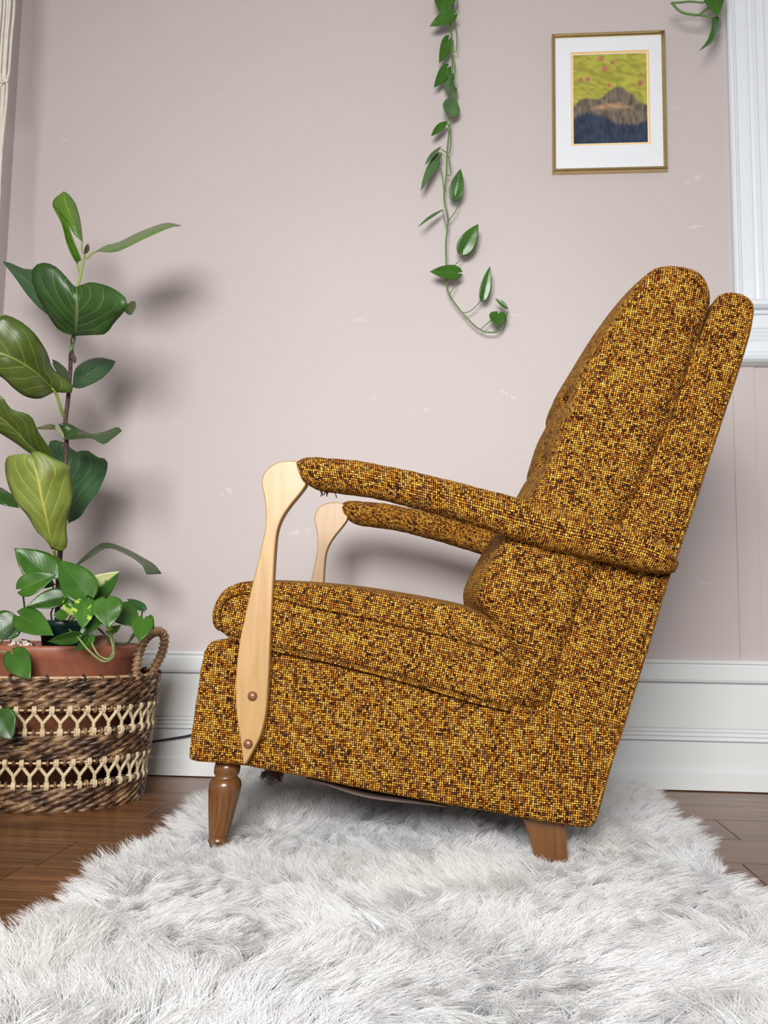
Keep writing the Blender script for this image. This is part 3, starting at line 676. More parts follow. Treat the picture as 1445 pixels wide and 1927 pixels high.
for y0, y1, n_ in ((1289, 1326, 5), (1391, 1425, 5), (1492, 1530, 6)):
    for k in range(n_): rows.append(Z(y0+(y1-y0)*k/(n_-1)))
def rope_row(zz, rr, ph, dirn=-1):
    per = 2*math.pi*.5*(BRX+BRY)*taper(zz); turns = round(per/.066); n = turns*12; parts = []
    for ply in (0, 1):
        pts, rad = [], []
        for i in range(n):
            a = 2*math.pi*i/n; q = dirn*turns*a+ply*math.pi+ph; w = .0011*math.sin(5*a+ph*3)+.0008*math.sin(13*a+ph)
            pts.append(ell(a, zz+w+rr*.62*math.cos(q), rr*.55*math.sin(q))); rad.append(rr*(.74+.20*math.sin(q+.6)+.10*math.sin(7*a+ph+ply)))
        parts.append(tube_data(pts, rad, 6, True))
    v, f, u = join(parts); u = u+np.array([ph*3.7, ph])
    return mesh('woven_strand', v, f, DARKROPE, bask, u)
for i, zz in enumerate(rows): rope_row(zz, .0070, i*1.31)
rope_row(Z(1281), .0052, .4)
tag(tube('rim_cane', [ell(a, Z(1275), -.001) for a in np.linspace(0, 2*math.pi, 90, endpoint=False)], .0032, CANE, bask, 8, True), 'pale cane rim')
def knot(parts, a, zz, rr=.0030, e=.002):
    # small wrap around a cane
    for s in (-1, 1):
        pts = []
        for i in range(9):
            q = 2*math.pi*i/8; pts.append(ell(a+s*.010+.006*math.sin(q), zz+.0085*math.cos(q), e+.0065*math.sin(q)))
        parts.append(tube_data(pts, rr, 6))
def twist(parts, p, q, r=.0025, turns=2.4):
    p, q = np.array(p), np.array(q); d = q-p; L = np.linalg.norm(d); d /= L
    n = np.cross(d, (0, 0, 1.0)); n /= np.linalg.norm(n); b = np.cross(d, n)
    for ply in (0, 1):
        parts.append(tube_data([p+d*L*t+(n*math.cos(turns*6.283*t+ply*3.14)+b*math.sin(turns*6.283*t+ply*3.14))*r*.8 for t in np.linspace(0, 1, 14)], r, 6))
for (ya, yb_, nv, ph) in ((1336, 1379, 41, .03), (1437, 1481, 41, .09)):
    za, zb = Z(ya), Z(yb_)
    for zz in (za, zb): tag(tube('cane_hoop', [ell(a, zz, 0) for a in np.linspace(0, 2*math.pi, 90, endpoint=False)], .0030, CANE, bask, 6, True), 'pale cane hoop')
    for k in range(nv):
        a0 = 2*math.pi*k/nv+ph; a1 = a0+math.pi/nv; a2 = a0+2*math.pi/nv; parts = []
        zm = zb+(za-zb)*.42; jt = random.uniform(-.006, .006)
        knot(parts, a0+jt, za); twist(parts, ell(a0+jt, za-.006, .003), ell(a1, zm, .002)); twist(parts, ell(a2, za-.006, .003), ell(a1, zm, .003))
        twist(parts, ell(a1-.004, zm, .003), ell(a1+.004, zb+.004, .003), turns=1.2); knot(parts, a1, zb)
        v, f, u = join(parts); mesh('lattice_cord', v, f, CREAM, bask, u+k*.17)
    for k in range(nv):                                   # brown binding loops between the cream knots
        for zz, da in ((za, .5), (zb, 0.0)):
            a = 2*math.pi*(k+da)/nv+ph; pts = [ell(a+.004*math.sin(q), zz+.0062*math.cos(q)+.001, .0005+.0062*math.sin(q)) for q in np.linspace(0, 2*math.pi, 9)]
            v, f, u = tube_data(pts, .0036, 6); mesh('binding_loop', v, f, DARKROPE, bask, u+k*.31)
for k in range(40):
    a = 2*math.pi*k/40; pts = [ell(a+.012*math.sin(q*.5), Z(1277)+.0075*math.cos(q), .007*math.sin(q)-.001) for q in np.linspace(0, 2*math.pi, 9)]
    v, f, u = tube_data(pts, .0034, 6); mesh('rim_binding', v, f, DARKROPE, bask, u+k*.27)
mesh('basket_floor', [tuple(ell(a, .006, -.004)) for a in np.linspace(0, 2*math.pi, 48, endpoint=False)]+[tuple(ell(a, .002, -.004)) for a in np.linspace(0, 2*math.pi, 48, endpoint=False)],
     [tuple(range(48)), tuple(range(48, 96))[::-1]]+[(i, 48+i, 48+(i+1) % 48, (i+1) % 48) for i in range(48)], DARKROPE, bask, None, False)
# wrapped loop handles at both ends of the oval: the right one rises above the rim
def handle(sgn):
    Yh = BY-.02
    if sgn > 0: path = [at(258, 1290, Yh-.05), at(256, 1262, Yh-.05), at(262, 1228, Yh-.045), at(276, 1200, Yh-.03), at(296, 1188, Yh-.0), at(309, 1198, Yh+.02), at(305, 1228, Yh+.025), at(293, 1252, Yh+.025), at(284, 1272, Yh+.025), at(280, 1292, Yh+.02)]
    else: path = [(2*BX-p[0], p[1], p[2]) for p in HP]
    C = crom(path, 150); h = tube('handle', C, .0088, HANDLE, bask, 8)
    # wrapping turns
    T = np.gradient(C, axis=0); T /= np.linalg.norm(T, axis=1)[:, None]; n = np.cross(T, (0, 1.0, 0)); n /= np.linalg.norm(n, axis=1)[:, None]; b = np.cross(T, n)
    q = np.linspace(0, 2*math.pi*27, 440); s = np.linspace(0, 149, 440); g = lambda A: np.stack([np.interp(s, np.arange(150), A[:, j]) for j in range(3)], 1)
    pts = g(C)+(g(n)*np.cos(q)[:, None]+g(b)*np.sin(q)[:, None])*.0082
    tube('wrapping', pts, .0040, HANDLE, h, 6)
    return path
HP = handle(1); handle(-1)

# ---------------------------------------------------------------- terracotta planter in the basket
TERRA = mat_plain('terracotta_plastic', (.33, .115, .065), .45, .05, 90, .10); SOIL = mat_plain('potting_soil', (.035, .022, .014), .95, 1.0, 120, .4)
zr = at(120, 1232, 2.04).z
pl = empty('oval_planter', (BX, BY, .012), 'reddish brown oval planter sitting inside the woven basket', 'planter')
k = .955
lathe('planter_body', [(.44*k, .012), (.46*k, .010), (.872*k, zr-.075), (.90*k, zr-.012), (.918*k, zr-.010), (.922*k, zr+.012), (.915*k, zr+.018), (.895*k, zr+.018), (.885*k, zr+.010), (.865*k, zr-.03), (.845*k, zr-.073), (.43*k, .02)], (BX, BY, 0), TERRA, pl, 72, BRX, BRY)
so = lathe('soil', [(.05, zr-.045), (.3, zr-.036), (.6, zr-.034), (.80, zr-.035), (.79, zr-.05), (.05, zr-.05)], (BX, BY, 0), SOIL, pl, 48, BRX, BRY)
# dark green nursery pot standing in the planter
gp = at(112, 1222, 2.13); PX = gp.x; PY = 2.155; zs0 = zr-.0335
GREENP = mat_plain('green_plastic', (.006, .028, .022), .35, 0, 60, .1)
ptop = at(112, 1170, 2.11).z
np_ = empty('nursery_pot', (PX, PY, zs0), 'dark green plastic nursery pot standing inside the oval planter', 'pot')
hh = ptop-zs0+.002
lathe('pot_body', [(.040, 0), (.044, 0), (.056, hh-.014), (.0585, hh-.013), (.0595, hh), (.057, hh+.001), (.054, hh-.012), (.040, .006)], (PX, PY, zs0), GREENP, np_, 48)
lathe('potting_soil', [(.006, hh-.012), (.03, hh-.010), (.0535, hh-.014), (.052, hh-.02), (.006, hh-.02)], (PX, PY, zs0), SOIL, np_, 32)
# bark lumps on the soil
def lump(name, c, rx, ry, rz, mat, seed, label, cat):
    r = np.random.default_rng(seed); bm = bmesh.new(); bmesh.ops.create_icosphere(bm, subdivisions=3, radius=1)
    off = r.uniform(0, 9, 3)
    for v in bm.verts:
        p = v.co; f = 1+.16*math.sin(4*p.x+off[0])*math.sin(5*p.y+off[1])+.10*math.sin(11*p.z+off[2]+3*p.x)+.05*r.standard_normal()
        v.co = Vector((c[0]+p.x*rx*f, c[1]+p.y*ry*f, c[2]+p.z*rz*f))
    return tag(bm_obj(name, bm, mat, None, True), label, cat)
m = NT('flecked_bark'); o_ = (m.n('TexCoord'), 3); vv = m.n('TexNoise', Vector=o_, Scale=95.0, Detail=3.0, Distortion=1.5); FLECK = m.out(Base_Color=m.ramp((vv, 0), [(.44, (.10, .035, .018)), (.50, (.30, .13, .08)), (.54, (.75, .70, .62))]), Roughness=.8)
COIR = mat_strand('coir_fibre', [(.3, (.06, .03, .015)), (.5, (.20, .105, .05)), (.7, (.36, .21, .11))], .9, (60, 60))
p = at(40, 1222, 2.09); lump('bark_chunk', (p.x, p.y, p.z+.002), .030, .022, .022, FLECK, 1, 'white flecked brown bark chunk on planter soil left of the green pot', 'bark')
p = at(190, 1212, 2.15); lump('coir_lump', (p.x, p.y, p.z-.004), .034, .022, .024, COIR, 2, 'brown fibrous coir lump on planter soil right of the green pot', 'coir')

# ---------------------------------------------------------------- leaves
FIG = mat_leaf('fig_leaf', (.018, .054, .011), (.038, .092, .016), (.17, .23, .08), .40, freq=6.0, vs=.75, k=1.3)
FIGB = mat_leaf('fig_leaf_bluish', (.024, .076, .026), (.044, .115, .038), (.16, .24, .13), .40, freq=6.0, vs=.6, k=1.3)
FIGN = mat_leaf('fig_leaf_young', (.060, .155, .014), (.11, .22, .020), (.30, .38, .06), .34, freq=6.0, k=1.3)
FIGL = mat_leaf('fig_leaf_pale', (.150, .200, .030), (.20, .26, .050), (.48, .45, .08), .45, freq=5.0, vs=.9, k=1.3, spots=(.16, .11, .03))
FIGO = mat_leaf('fig_leaf_olive', (.050, .088, .012), (.085, .125, .020), (.25, .29, .07), .36, freq=5.5, vs=.8, k=1.3)
POTH = mat_leaf('pothos_leaf', (.026, .092, .006), (.048, .145, .009), (.10, .28, .04), .33, freq=9.0, vs=.25, bmp=.05, k=1.4)
POTHD = mat_leaf('pothos_leaf_dark', (.017, .062, .006), (.032, .098, .009), (.07, .20, .03), .33, freq=9.0, vs=.25, bmp=.05, k=1.4)
POTHV = mat_leaf('pothos_leaf_flecked', (.030, .115, .010), (.050, .165, .014), (.2, .34, .06), .33, freq=9.0, vs=.25, bmp=.05, k=1.4, varieg=1)
POTHW = mat_leaf('pothos_leaf_white', (.022, .090, .012), (.040, .140, .016), (.3, .4, .1), .33, freq=9.0, vs=.25, bmp=.05, k=1.4, varieg=2)
VINE = mat_leaf('vine_leaf', (.028, .094, .006), (.046, .138, .008), (.09, .26, .03), .28, freq=9.0, vs=.25, bmp=.05, k=1.4)
VINED = mat_leaf('vine_leaf_under', (.060, .125, .040), (.085, .165, .055), (.12, .2, .06), .4, freq=9.0, vs=.25, bmp=.05, k=1.4)
STEMG = mat_plain('green_stem', (.10, .20, .045), .4, 0, 40, .2); STEMP = mat_plain('pale_stem', (.25, .33, .12), .4, 0, 40, .2)
STEMB = mat_plain('bark_stem', (.075, .042, .034), .8, .6, 160, .45); STEMY = mat_plain('yellow_green_stem', (.24, .33, .06), .4, 0, 40, .15); STEMD = mat_plain('dark_stem', (.035, .06, .025), .5, 0, 40, .3)
HEART = [(0, .12), (.025, .40), (.06, .62), (.12, .82), (.20, .96), (.28, 1), (.42, .95), (.62, .72), (.80, .42), (.92, .17), (1, .0)]
OVAL = [(0, .10), (.12, .55), (.30, .92), (.5, 1), (.7, .78), (.86, .42), (1, .0)]
FIDDLE = [(0, .20), (.08, .50), (.25, .60), (.42, .70), (.62, .95), (.78, 1), (.90, .82), (.97, .50), (1, .12)]
def leafmesh(name, G, mat, parent, th=.0009):
    """G: rows x cols x 3 grid, base to tip, left to right"""
    n, m, _ = G.shape; V = G.reshape(-1, 3); U = [(j/(m-1), i/(n-1)) for i in range(n) for j in range(m)]
    Fs = [(i*m+j, i*m+j+1, (i+1)*m+j+1, (i+1)*m+j) for i in range(n-1) for j in range(m-1)]
    o = mesh(name, V, Fs, mat, parent, U); s = o.modifiers.new('t', 'SOLIDIFY'); s.thickness = th; s.offset = 0; return o
def leaf(parent, mat, base, tip, w, shape=HEART, roll=0.0, fold=.15, droop=.06, wave=.03, lobe=.16, bend=0.0, name='leaf', n=22, m=11):
    """leaf from base (px,py,Y) to tip (px,py,Y), w = full width in px seen face on"""
    b, t = np.array(at(*base)), np.array(at(*tip)); e1 = t-b; L = np.linalg.norm(e1); e1 /= L
    mid = (b+t)/2; v = np.array(EYE)-mid; dist = np.linalg.norm(v); v /= dist
    e2 = np.cross(v, e1); e2 /= np.linalg.norm(e2); nn = np.cross(e1, e2)
    c, s = math.cos(roll), math.sin(roll); e2, nn = e2*c+nn*s, nn*c-e2*s
    hw = w/2*dist/F; sx, sy = zip(*shape); G = np.zeros((n, m, 3)); ph = random.uniform(0, 6)
    S = np.linspace(0, 1, n)**(1.35 if shape is HEART else 1); wid = np.interp(S, *[np.array(q) for q in (sx, sy)])
    fine = np.linspace(0, 1, 80); ws = np.interp(fine, sx, sy); kn = 2 if shape is HEART else 6; ws = np.convolve(np.pad(ws, kn, 'edge'), np.hanning(2*kn+1)/np.hanning(2*kn+1).sum(), 'valid'); wid = np.interp(S, fine, ws)*np.where(S > .93, (1-S)/.07*.9+.1, 1)
    if shape is FIDDLE: wid = np.interp(S, fine, ws)*np.sqrt(np.clip((1-S)/.10, 0.0, 1))
    for i, q in enumerate(S):
        for j in range(m):
            u = j/(m-1)*2-1; tt = q-(lobe*(1-q)**3*abs(u)**1.3 if shape is HEART else 0)
            P = b+e1*L*tt+e2*hw*wid[i]*u
            P = P+nn*(fold*abs(u)*wid[i]*hw*1.0-droop*L*(4*q*(1-q)-0)*-1*.5-bend*L*q*q+wave*hw*abs(u)*math.sin(q*13+ph+2*u))
            G[i, j] = P
    return leafmesh(name, G, mat, parent)
def leafc(parent, mat, midl, left, right, puff=.006, name='leaf', n=22, m=13, wave=.0):
    """leaf with hand-drawn midrib and edges, each a list of (px,py,Y)"""
    A, B, C = (crom([at(*q) for q in l], n) for l in (midl, left, right)); G = np.zeros((n, m, 3)); h = m//2; ph = random.uniform(0, 6)
    v = np.array(EYE)-B.mean(0); v = v*0+(np.array(EYE)-A.mean(0)); v /= np.linalg.norm(v)
    for j in range(m):
        u = (j-h)/h; E = B if u < 0 else C; a = abs(u)
        G[:, j] = A*(1-a)+E*a+v*(puff*4*a*(1-a)*np.sin(np.linspace(0, math.pi, n))+wave*a*np.sin(np.linspace(0, 14, n)+ph+2*u))[:, None]
    return leafmesh(name, G, mat, parent)
def stem(parent, pts, r, mat, name='stem', n=None, sides=7):
    C = crom([at(*p) for p in pts], n or max(6, 6*len(pts))); rr = np.linspace(r[0], r[1], len(C)) if isinstance(r, tuple) else r
    return tube(name, C, rr, mat, parent, sides)

# fiddle-leaf fig
FY = 2.17
fig = empty('fiddle_leaf_fig', (at(108, 1171, FY).x, FY, at(108, 1171, FY).z), 'tall fiddle leaf fig with large green leaves growing out of the basket planter', 'plant')
SQ = [(108, 1171, FY), (108, 1160, FY), (110, 1090, FY), (113, 1040, FY), (118, 960, FY), (123, 880, FY), (125, 830, FY), (123, 795, FY), (128, 752, FY), (132, 700, FY), (133, 665, FY)]
stem(fig, SQ, (.0068, .0050), STEMB, 'trunk', 60, 9)
stem(fig, [(133, 668, FY), (135, 655, FY), (138, 632, FY-.01), (142, 600, FY-.01)], (.0052, .0040), STEMG, 'stem'); stem(fig, [(145, 545, FY), (150, 525, FY), (155, 500, FY), (160, 480, FY)], (.0038, .0028), STEMY, 'stem')
stem(fig, [(142, 600, FY-.005), (143, 570, FY), (146, 540, FY)], (.0042, .0038), STEMY, 'stem')
for q in ((134, 640, 1), (141, 676, -1), (131, 668, 1), (160, 470, 1)):   # brown bud sheaths
    leaf(fig, STEMB, (q[0], q[1]+8, FY-.008), (q[0]+6*q[2], q[1]-12, FY-.012), 9, OVAL, .3, .4, name='bud_sheath', n=8, m=5)
# A folded young leaf at the top
leafc(fig, FIGN, [(156, 456, FY), (143, 425, FY-.01), (128, 395, FY-.012), (119, 362, FY)], [(156, 456, FY), (139, 440, FY-.012), (122, 411, FY-.01), (100, 388, FY+.01), (103, 374, FY+.01), (119, 361, FY)], [(156, 456, FY), (152, 420, FY+.02), (146, 395, FY+.02), (140, 380, FY+.02), (128, 365, FY+.01), (119, 360, FY)], .004)
leafc(fig, FIGN, [(147, 492, FY), (138, 470, FY), (126, 440, FY), (116, 405, FY), (99, 388, FY)], [(147, 492, FY), (140, 490, FY-.02), (126, 460, FY-.02), (117, 425, FY-.015), (104, 398, FY-.01), (99, 388, FY)], [(147, 492, FY), (153, 490, FY-.01), (147, 472, FY-.01), (136, 445, FY-.01), (122, 406, FY-.005), (99, 387, FY)], .003)
stem(fig, [(151, 512, FY), (146, 500, FY), (145, 490, FY)], .0026, STEMY, 'petiole'); stem(fig, [(158, 478, FY), (154, 468, FY), (155, 454, FY)], .0022, STEMY, 'petiole')
stem(fig, [(163, 487, FY), (172, 478, FY), (182, 472, FY)], .0026, STEMY, 'petiole')
leafc(fig, FIGN, [(180, 473, FY), (215, 467, FY-.01), (255, 449, FY-.02), (300, 430, FY-.02), (340, 424, FY)], [(180, 473, FY), (200, 462, FY+.06), (225, 455, FY+.07), (262, 437, FY+.07), (310, 420, FY+.05), (340, 424, FY)], [(180, 473, FY), (215, 474, FY-.05), (240, 465, FY-.06), (270, 450, FY-.06), (318, 429, FY-.04), (340, 425, FY)], .003)
# D leaf behind on the left
leafc(fig, FIGB, [(128, 618, FY+.02), (90, 570, FY+.08), (50, 528, FY+.12), (6, 494, FY+.14)], [(128, 618, FY+.02), (80, 585, FY+.06), (50, 553, FY+.09), (28, 522, FY+.10), (6, 494, FY+.14)], [(128, 618, FY+.02), (110, 555, FY+.12), (75, 512, FY+.16), (45, 506, FY+.16), (20, 495, FY+.15), (5, 492, FY+.14)], .008)
# E big leaf seen end on, two raised halves
leafc(fig, FIG, [(142, 632, FY-.02), (144, 600, FY-.07), (145, 570, FY-.10), (144, 540, FY-.10)], [(141, 633, FY-.02), (112, 622, FY-.05), (95, 600, FY-.07), (72, 560, FY-.10), (60, 527, FY-.12), (63, 503, FY-.13), (82, 494, FY-.13), (105, 502, FY-.12), (125, 522, FY-.11), (140, 540, FY-.10)],
      [(143, 632, FY-.02), (175, 630, FY-.06), (199, 628, FY-.08), (215, 608, FY-.10), (235, 585, FY-.13), (240, 573, FY-.14), (232, 556, FY-.14), (205, 539, FY-.13), (172, 531, FY-.12), (148, 538, FY-.10)], .008, wave=.004)
leaf(fig, FIGN, (232, 580, FY-.10), (256, 575, FY-.05), 26, OVAL, .5, .3)
# F big left leaf
leafc(fig, FIGO, [(103, 737, FY-.04), (75, 707, FY-.10), (40, 682, FY-.15), (0, 664, FY-.18), (-50, 655, FY-.18)], [(103, 737, FY-.04), (75, 750, FY-.08), (48, 746, FY-.11), (25, 730, FY-.13), (0, 708, FY-.15), (-50, 690, FY-.18)], [(106, 738, FY-.04), (137, 738, FY-.04), (132, 718, FY-.04), (100, 695, FY-.07), (88, 662, FY-.11), (62, 624, FY-.16), (30, 600, FY-.18), (0, 595, FY-.20), (-50, 640, FY-.19)], .010)
stem(fig, [(121, 784, FY), (114, 768, FY-.02), (106, 742, FY-.04), (98, 730, FY-.055)], (.0042, .0036), STEMY, 'petiole')
# G right leaf close to the wall
leafc(fig, FIGB, [(136, 728, FY+.04), (160, 708, FY+.09), (185, 692, FY+.14), (216, 680, FY+.18)], [(136, 728, FY+.04), (141, 696, FY+.08), (160, 680, FY+.13), (185, 673, FY+.17), (205, 676, FY+.18), (217, 680, FY+.18)], [(136, 728, FY+.04), (150, 731, FY+.06), (170, 724, FY+.09), (192, 712, FY+.12), (210, 694, FY+.16), (217, 681, FY+.18)], .006)
leafc(fig, FIG, [(130, 724, FY+.03), (118, 700, FY+.08), (100, 684, FY+.12)], [(130, 724, FY+.03), (112, 708, FY+.06), (98, 685, FY+.12)], [(130, 724, FY+.03), (128, 700, FY+.08), (112, 683, FY+.12), (98, 676, FY+.13)], .003)
# H left leaf
leafc(fig, FIGO, [(100, 868, FY-.02), (62, 846, FY-.06), (30, 812, FY-.10), (0, 785, FY-.13), (-40, 765, FY-.15)], [(100, 868, FY-.02), (62, 856, FY-.05), (30, 834, FY-.08), (0, 815, FY-.11), (-40, 790, FY-.15)], [(102, 868, FY-.02), (92, 842, FY-.05), (72, 812, FY-.09), (57, 782, FY-.12), (22, 770, FY-.14), (0, 744, FY-.16), (-40, 740, FY-.16)], .008)
# I wavy right leaf and stub on the left
leafc(fig, FIG, [(124, 822, FY-.01), (150, 815, FY-.05), (180, 819, FY-.08), (205, 815, FY-.08), (229, 810, FY-.06)], [(110, 798, FY-.03), (127, 796, FY-.02), (146, 806, FY-.01), (169, 816, FY-.02), (190, 816, FY-.01), (219, 804, FY-.01), (229, 810, FY-.06)], [(118, 826, FY-.03), (135, 827, FY-.07), (166, 824, FY-.11), (180, 828, FY-.13), (194, 836, FY-.14), (212, 825, FY-.11), (229, 811, FY-.06)], .004, wave=.006)
leafc(fig, FIGO, [(106, 806, FY), (90, 803, FY-.02), (70, 806, FY-.04)], [(106, 808, FY), (90, 808, FY-.05), (70, 807, FY-.04)], [(104, 800, FY), (92, 798, FY+.02), (70, 805, FY-.04)], .002)
stem(fig, [(124, 828, FY), (114, 814, FY), (104, 804, FY)], .003, STEMP, 'petiole')
# J dark leaf behind, right of the trunk
leafc(fig, FIGB, [(129, 986, FY+.04), (132, 930, FY+.10), (130, 885, FY+.13), (124, 836, FY+.14)], [(129, 986, FY+.04), (118, 930, FY+.09), (104, 880, FY+.12), (91, 846, FY+.13), (98, 828, FY+.14), (124, 834, FY+.14)], [(129, 984, FY+.04), (151, 973, FY+.06), (166, 949, FY+.08), (184, 925, FY+.10), (200, 890, FY+.13), (201, 866, FY+.15), (183, 860, FY+.15), (163, 847, FY+.15), (142, 850, FY+.15), (126, 835, FY+.14)], .006)
# K pale leaf in front
leafc(fig, FIGL, [(101, 1034, FY-.06), (94, 1010, FY-.09), (86, 970, FY-.12), (77, 930, FY-.14), (71, 895, FY-.15), (58, 858, FY-.15)], [(98, 1034, FY-.06), (85, 1015, FY-.09), (68, 998, FY-.10), (50, 968, FY-.12), (32, 948, FY-.13), (18, 920, FY-.13), (10, 888, FY-.13), (12, 862, FY-.14), (30, 855, FY-.15), (55, 855, FY-.15)], [(105, 1036, FY-.06), (119, 1036, FY-.05), (127, 1024, FY-.06), (125, 1000, FY-.07), (127, 975, FY-.08), (135, 945, FY-.09), (137, 925, FY-.09), (133, 888, FY-.10), (130, 876, FY-.12), (100, 862, FY-.14), (75, 850, FY-.15), (60, 850, FY-.15)], .007)
stem(fig, [(112, 1054, FY), (105, 1050, FY-.03), (101, 1034, FY-.06)], (.0040, .0034), STEMY, 'petiole')
# L dark leaf at the left edge, M drooping leaf to the right
leafc(fig, POTHD, [(22, 930, FY+.02), (0, 926, FY), (-40, 920, FY)], [(22, 930, FY+.02), (0, 917, FY+.03), (-40, 905, FY)], [(36, 956, FY), (5, 950, FY-.02), (-40, 935, FY)], .004)
leafc(fig, FIG, [(139, 1068, FY+.05), (168, 1046, FY+.09), (200, 1028, FY+.12), (235, 1038, FY+.14), (265, 1055, FY+.15), (303, 1079, FY+.14)], [(139, 1067, FY+.05), (166, 1040, FY+.12), (197, 1021, FY+.17), (238, 1033, FY+.20), (270, 1050, FY+.20), (290, 1062, FY+.18), (303, 1078, FY+.14)], [(139, 1069, FY+.05), (172, 1048, FY+.05), (202, 1031, FY+.06), (235, 1042, FY+.07), (258, 1056, FY+.08), (273, 1070, FY+.08), (275, 1080, FY+.09), (303, 1080, FY+.14)], .003)
stem(fig, [(109, 1092, FY), (120, 1082, FY+.03), (139, 1068, FY+.05), (168, 1046, FY+.088)], .0028, STEMD, 'petiole')

# golden pothos in the nursery pot
PYc = PY; V0 = PYc-.03
po_ = empty('potted_pothos', (PX, PY, zs0+hh-.012), 'leafy green pothos with glossy heart shaped leaves in the dark nursery pot', 'plant')
for (mt, b, t, w, sh, ro, fo_) in [
    (POTH, (97, 1088, 2.12), (27, 1032, 2.09), 64, HEART, .25, .12), (POTH, (42, 1108, 2.06), (106, 1081, 2.07), 42, HEART, -.35, .28),
    (POTHD, (118, 1124, 2.08), (50, 1142, 2.05), 38, HEART, .45, .3), (POTH, (39, 1160, 2.05), (101, 1196, 2.03), 48, HEART, -.2, .14),
    (POTHD, (27, 1168, 2.10), (-20, 1200, 2.08), 56, HEART, .3, .1), (POTH, (163, 1120, 2.06), (112, 1054, 2.08), 62, HEART, .15, .10),
    (POTHW, (162, 1122, 2.14), (225, 1075, 2.13), 52, HEART, .2, .15), (POTH, (201, 1130, 2.03), (205, 1182, 2.01), 56, HEART, .05, .10),
    (POTHV, (160, 1132, 2.05), (156, 1184, 2.02), 42, HEART, .1, .12), (POTHD, (192, 1158, 2.07), (147, 1202, 2.05), 34, HEART, .5, .35),
    (POTHD, (147, 1196, 2.01), (89, 1207, 1.99), 28, HEART, -.6, .25), (POTH, (128, 1158, 2.06), (100, 1158, 2.04), 20, OVAL, .2, .1),
    (POTHV, (138, 1158, 2.08), (121, 1120, 2.08), 24, OVAL, .3, .25), (POTHD, (224, 1146, 2.10), (262, 1180, 2.08), 46, HEART, -.2, .12),
    (POTH, (270, 1166, 2.06), (262, 1208, 2.03), 40, HEART, .1, .2), (POTHD, (270, 1147, 2.16), (239, 1127, 2.17), 18, HEART, .5, .3), (POTH, (275, 1168, 2.09), (290, 1184, 2.06), 30, HEART, .2, .1),
    (POTH, (24, 1230, 2.00), (57, 1279, 1.98), 46, HEART, .1, .10), (POTHD, (-2, 1345, 1.97), (23, 1392, 1.96), 50, HEART, .2, .12),
    (POTH, (173, 1200, 2.04), (140, 1224, 2.02), 22, HEART, -.5, .2), (POTHV, (200, 1190, 2.07), (228, 1176, 2.06), 16, OVAL, .5, .3),
    (POTH, (172, 1212, 2.01), (172, 1192, 2.02), 12, OVAL, .3, .3), (POTHD, (130, 1150, 2.10), (150, 1128, 2.11), 26, HEART, .3, .3), (POTHD, (125, 1130, 2.13), (95, 1112, 2.12), 34, HEART, .2, .2)]:
    leaf(po_, mt, b, t, w, sh, ro, fo_, .05, .03)
PO = (112, 1178, PYc)
for pts, r, mt in [([PO, (104, 1130, 2.14), (97, 1088, 2.12)], .0018, STEMD), ([(100, 1180, PYc), (97, 1150, 2.14), (118, 1124, 2.08)], .0018, STEMD),
    ([(95, 1182, PYc), (50, 1168, 2.10), (46, 1140, 2.08), (42, 1108, 2.06)], .0022, STEMD), ([(46, 1168, 2.10), (40, 1158, 2.06), (38, 1160, 2.05)], .0018, STEMG), ([(22, 1230, 2.04), (0, 1215, 2.06), (24, 1180, 2.08), (46, 1160, 2.10)], .0022, STEMD),
    ([(120, 1180, PYc), (140, 1150, 2.10), (163, 1120, 2.06)], .0018, STEMG), ([(125, 1178, PYc), (150, 1150, 2.15), (162, 1122, 2.14)], .0018, STEMG), ([(130, 1180, PYc), (170, 1160, 2.08), (201, 1130, 2.03)], .0018, STEMG),
    ([(128, 1182, PYc), (150, 1160, 2.08), (160, 1132, 2.05)], .0018, STEMG), ([(130, 1182, PYc), (165, 1172, 2.10), (192, 1158, 2.07)], .0018, STEMG), ([(135, 1178, PYc), (180, 1180, 2.12), (212, 1210, 2.10), (238, 1212, 2.08), (250, 1195, 2.07), (268, 1168, 2.06)], .0025, STEMD),
    ([(190, 1188, 2.12), (220, 1212, 2.10), (244, 1206, 2.10), (262, 1180, 2.12), (268, 1150, 2.16)], .0020, STEMD), ([(128, 1180, PYc), (135, 1190, 2.06), (147, 1200, 2.01), (165, 1222, 1.99), (190, 1243, 1.98), (205, 1243, 1.99), (214, 1230, 2.02), (208, 1200, 2.06), (203, 1190, 2.08), (201, 1160, 2.10)], .0022, STEMP),
    ([(172, 1210, 2.01), (185, 1232, 1.995), (203, 1240, 1.99), (213, 1225, 2.03), (214, 1205, 2.07), (210, 1185, 2.09)], .0020, STEMP), ([(110, 1176, PYc), (117, 1166, 2.09), (128, 1158, 2.06)], .0014, STEMP), ([(122, 1180, PYc), (132, 1170, 2.10), (138, 1156, 2.08)], .0014, STEMP),
    ([(210, 1175, 2.10), (216, 1158, 2.10), (224, 1146, 2.10)], .0016, STEMD), ([(-15, 1228, 2.03), (5, 1226, 2.01), (24, 1230, 2.00)], .0018, STEMP), ([(-25, 1230, 2.03), (-20, 1290, 1.98), (-2, 1345, 1.97)], .0018, STEMP), ([(212, 1200, 2.09), (205, 1192, 2.07), (200, 1190, 2.07)], .0012, STEMD), ([(268, 1170, 2.07), (276, 1166, 2.09)], .0016, STEMG)]:
    stem(po_, pts, r, mt)

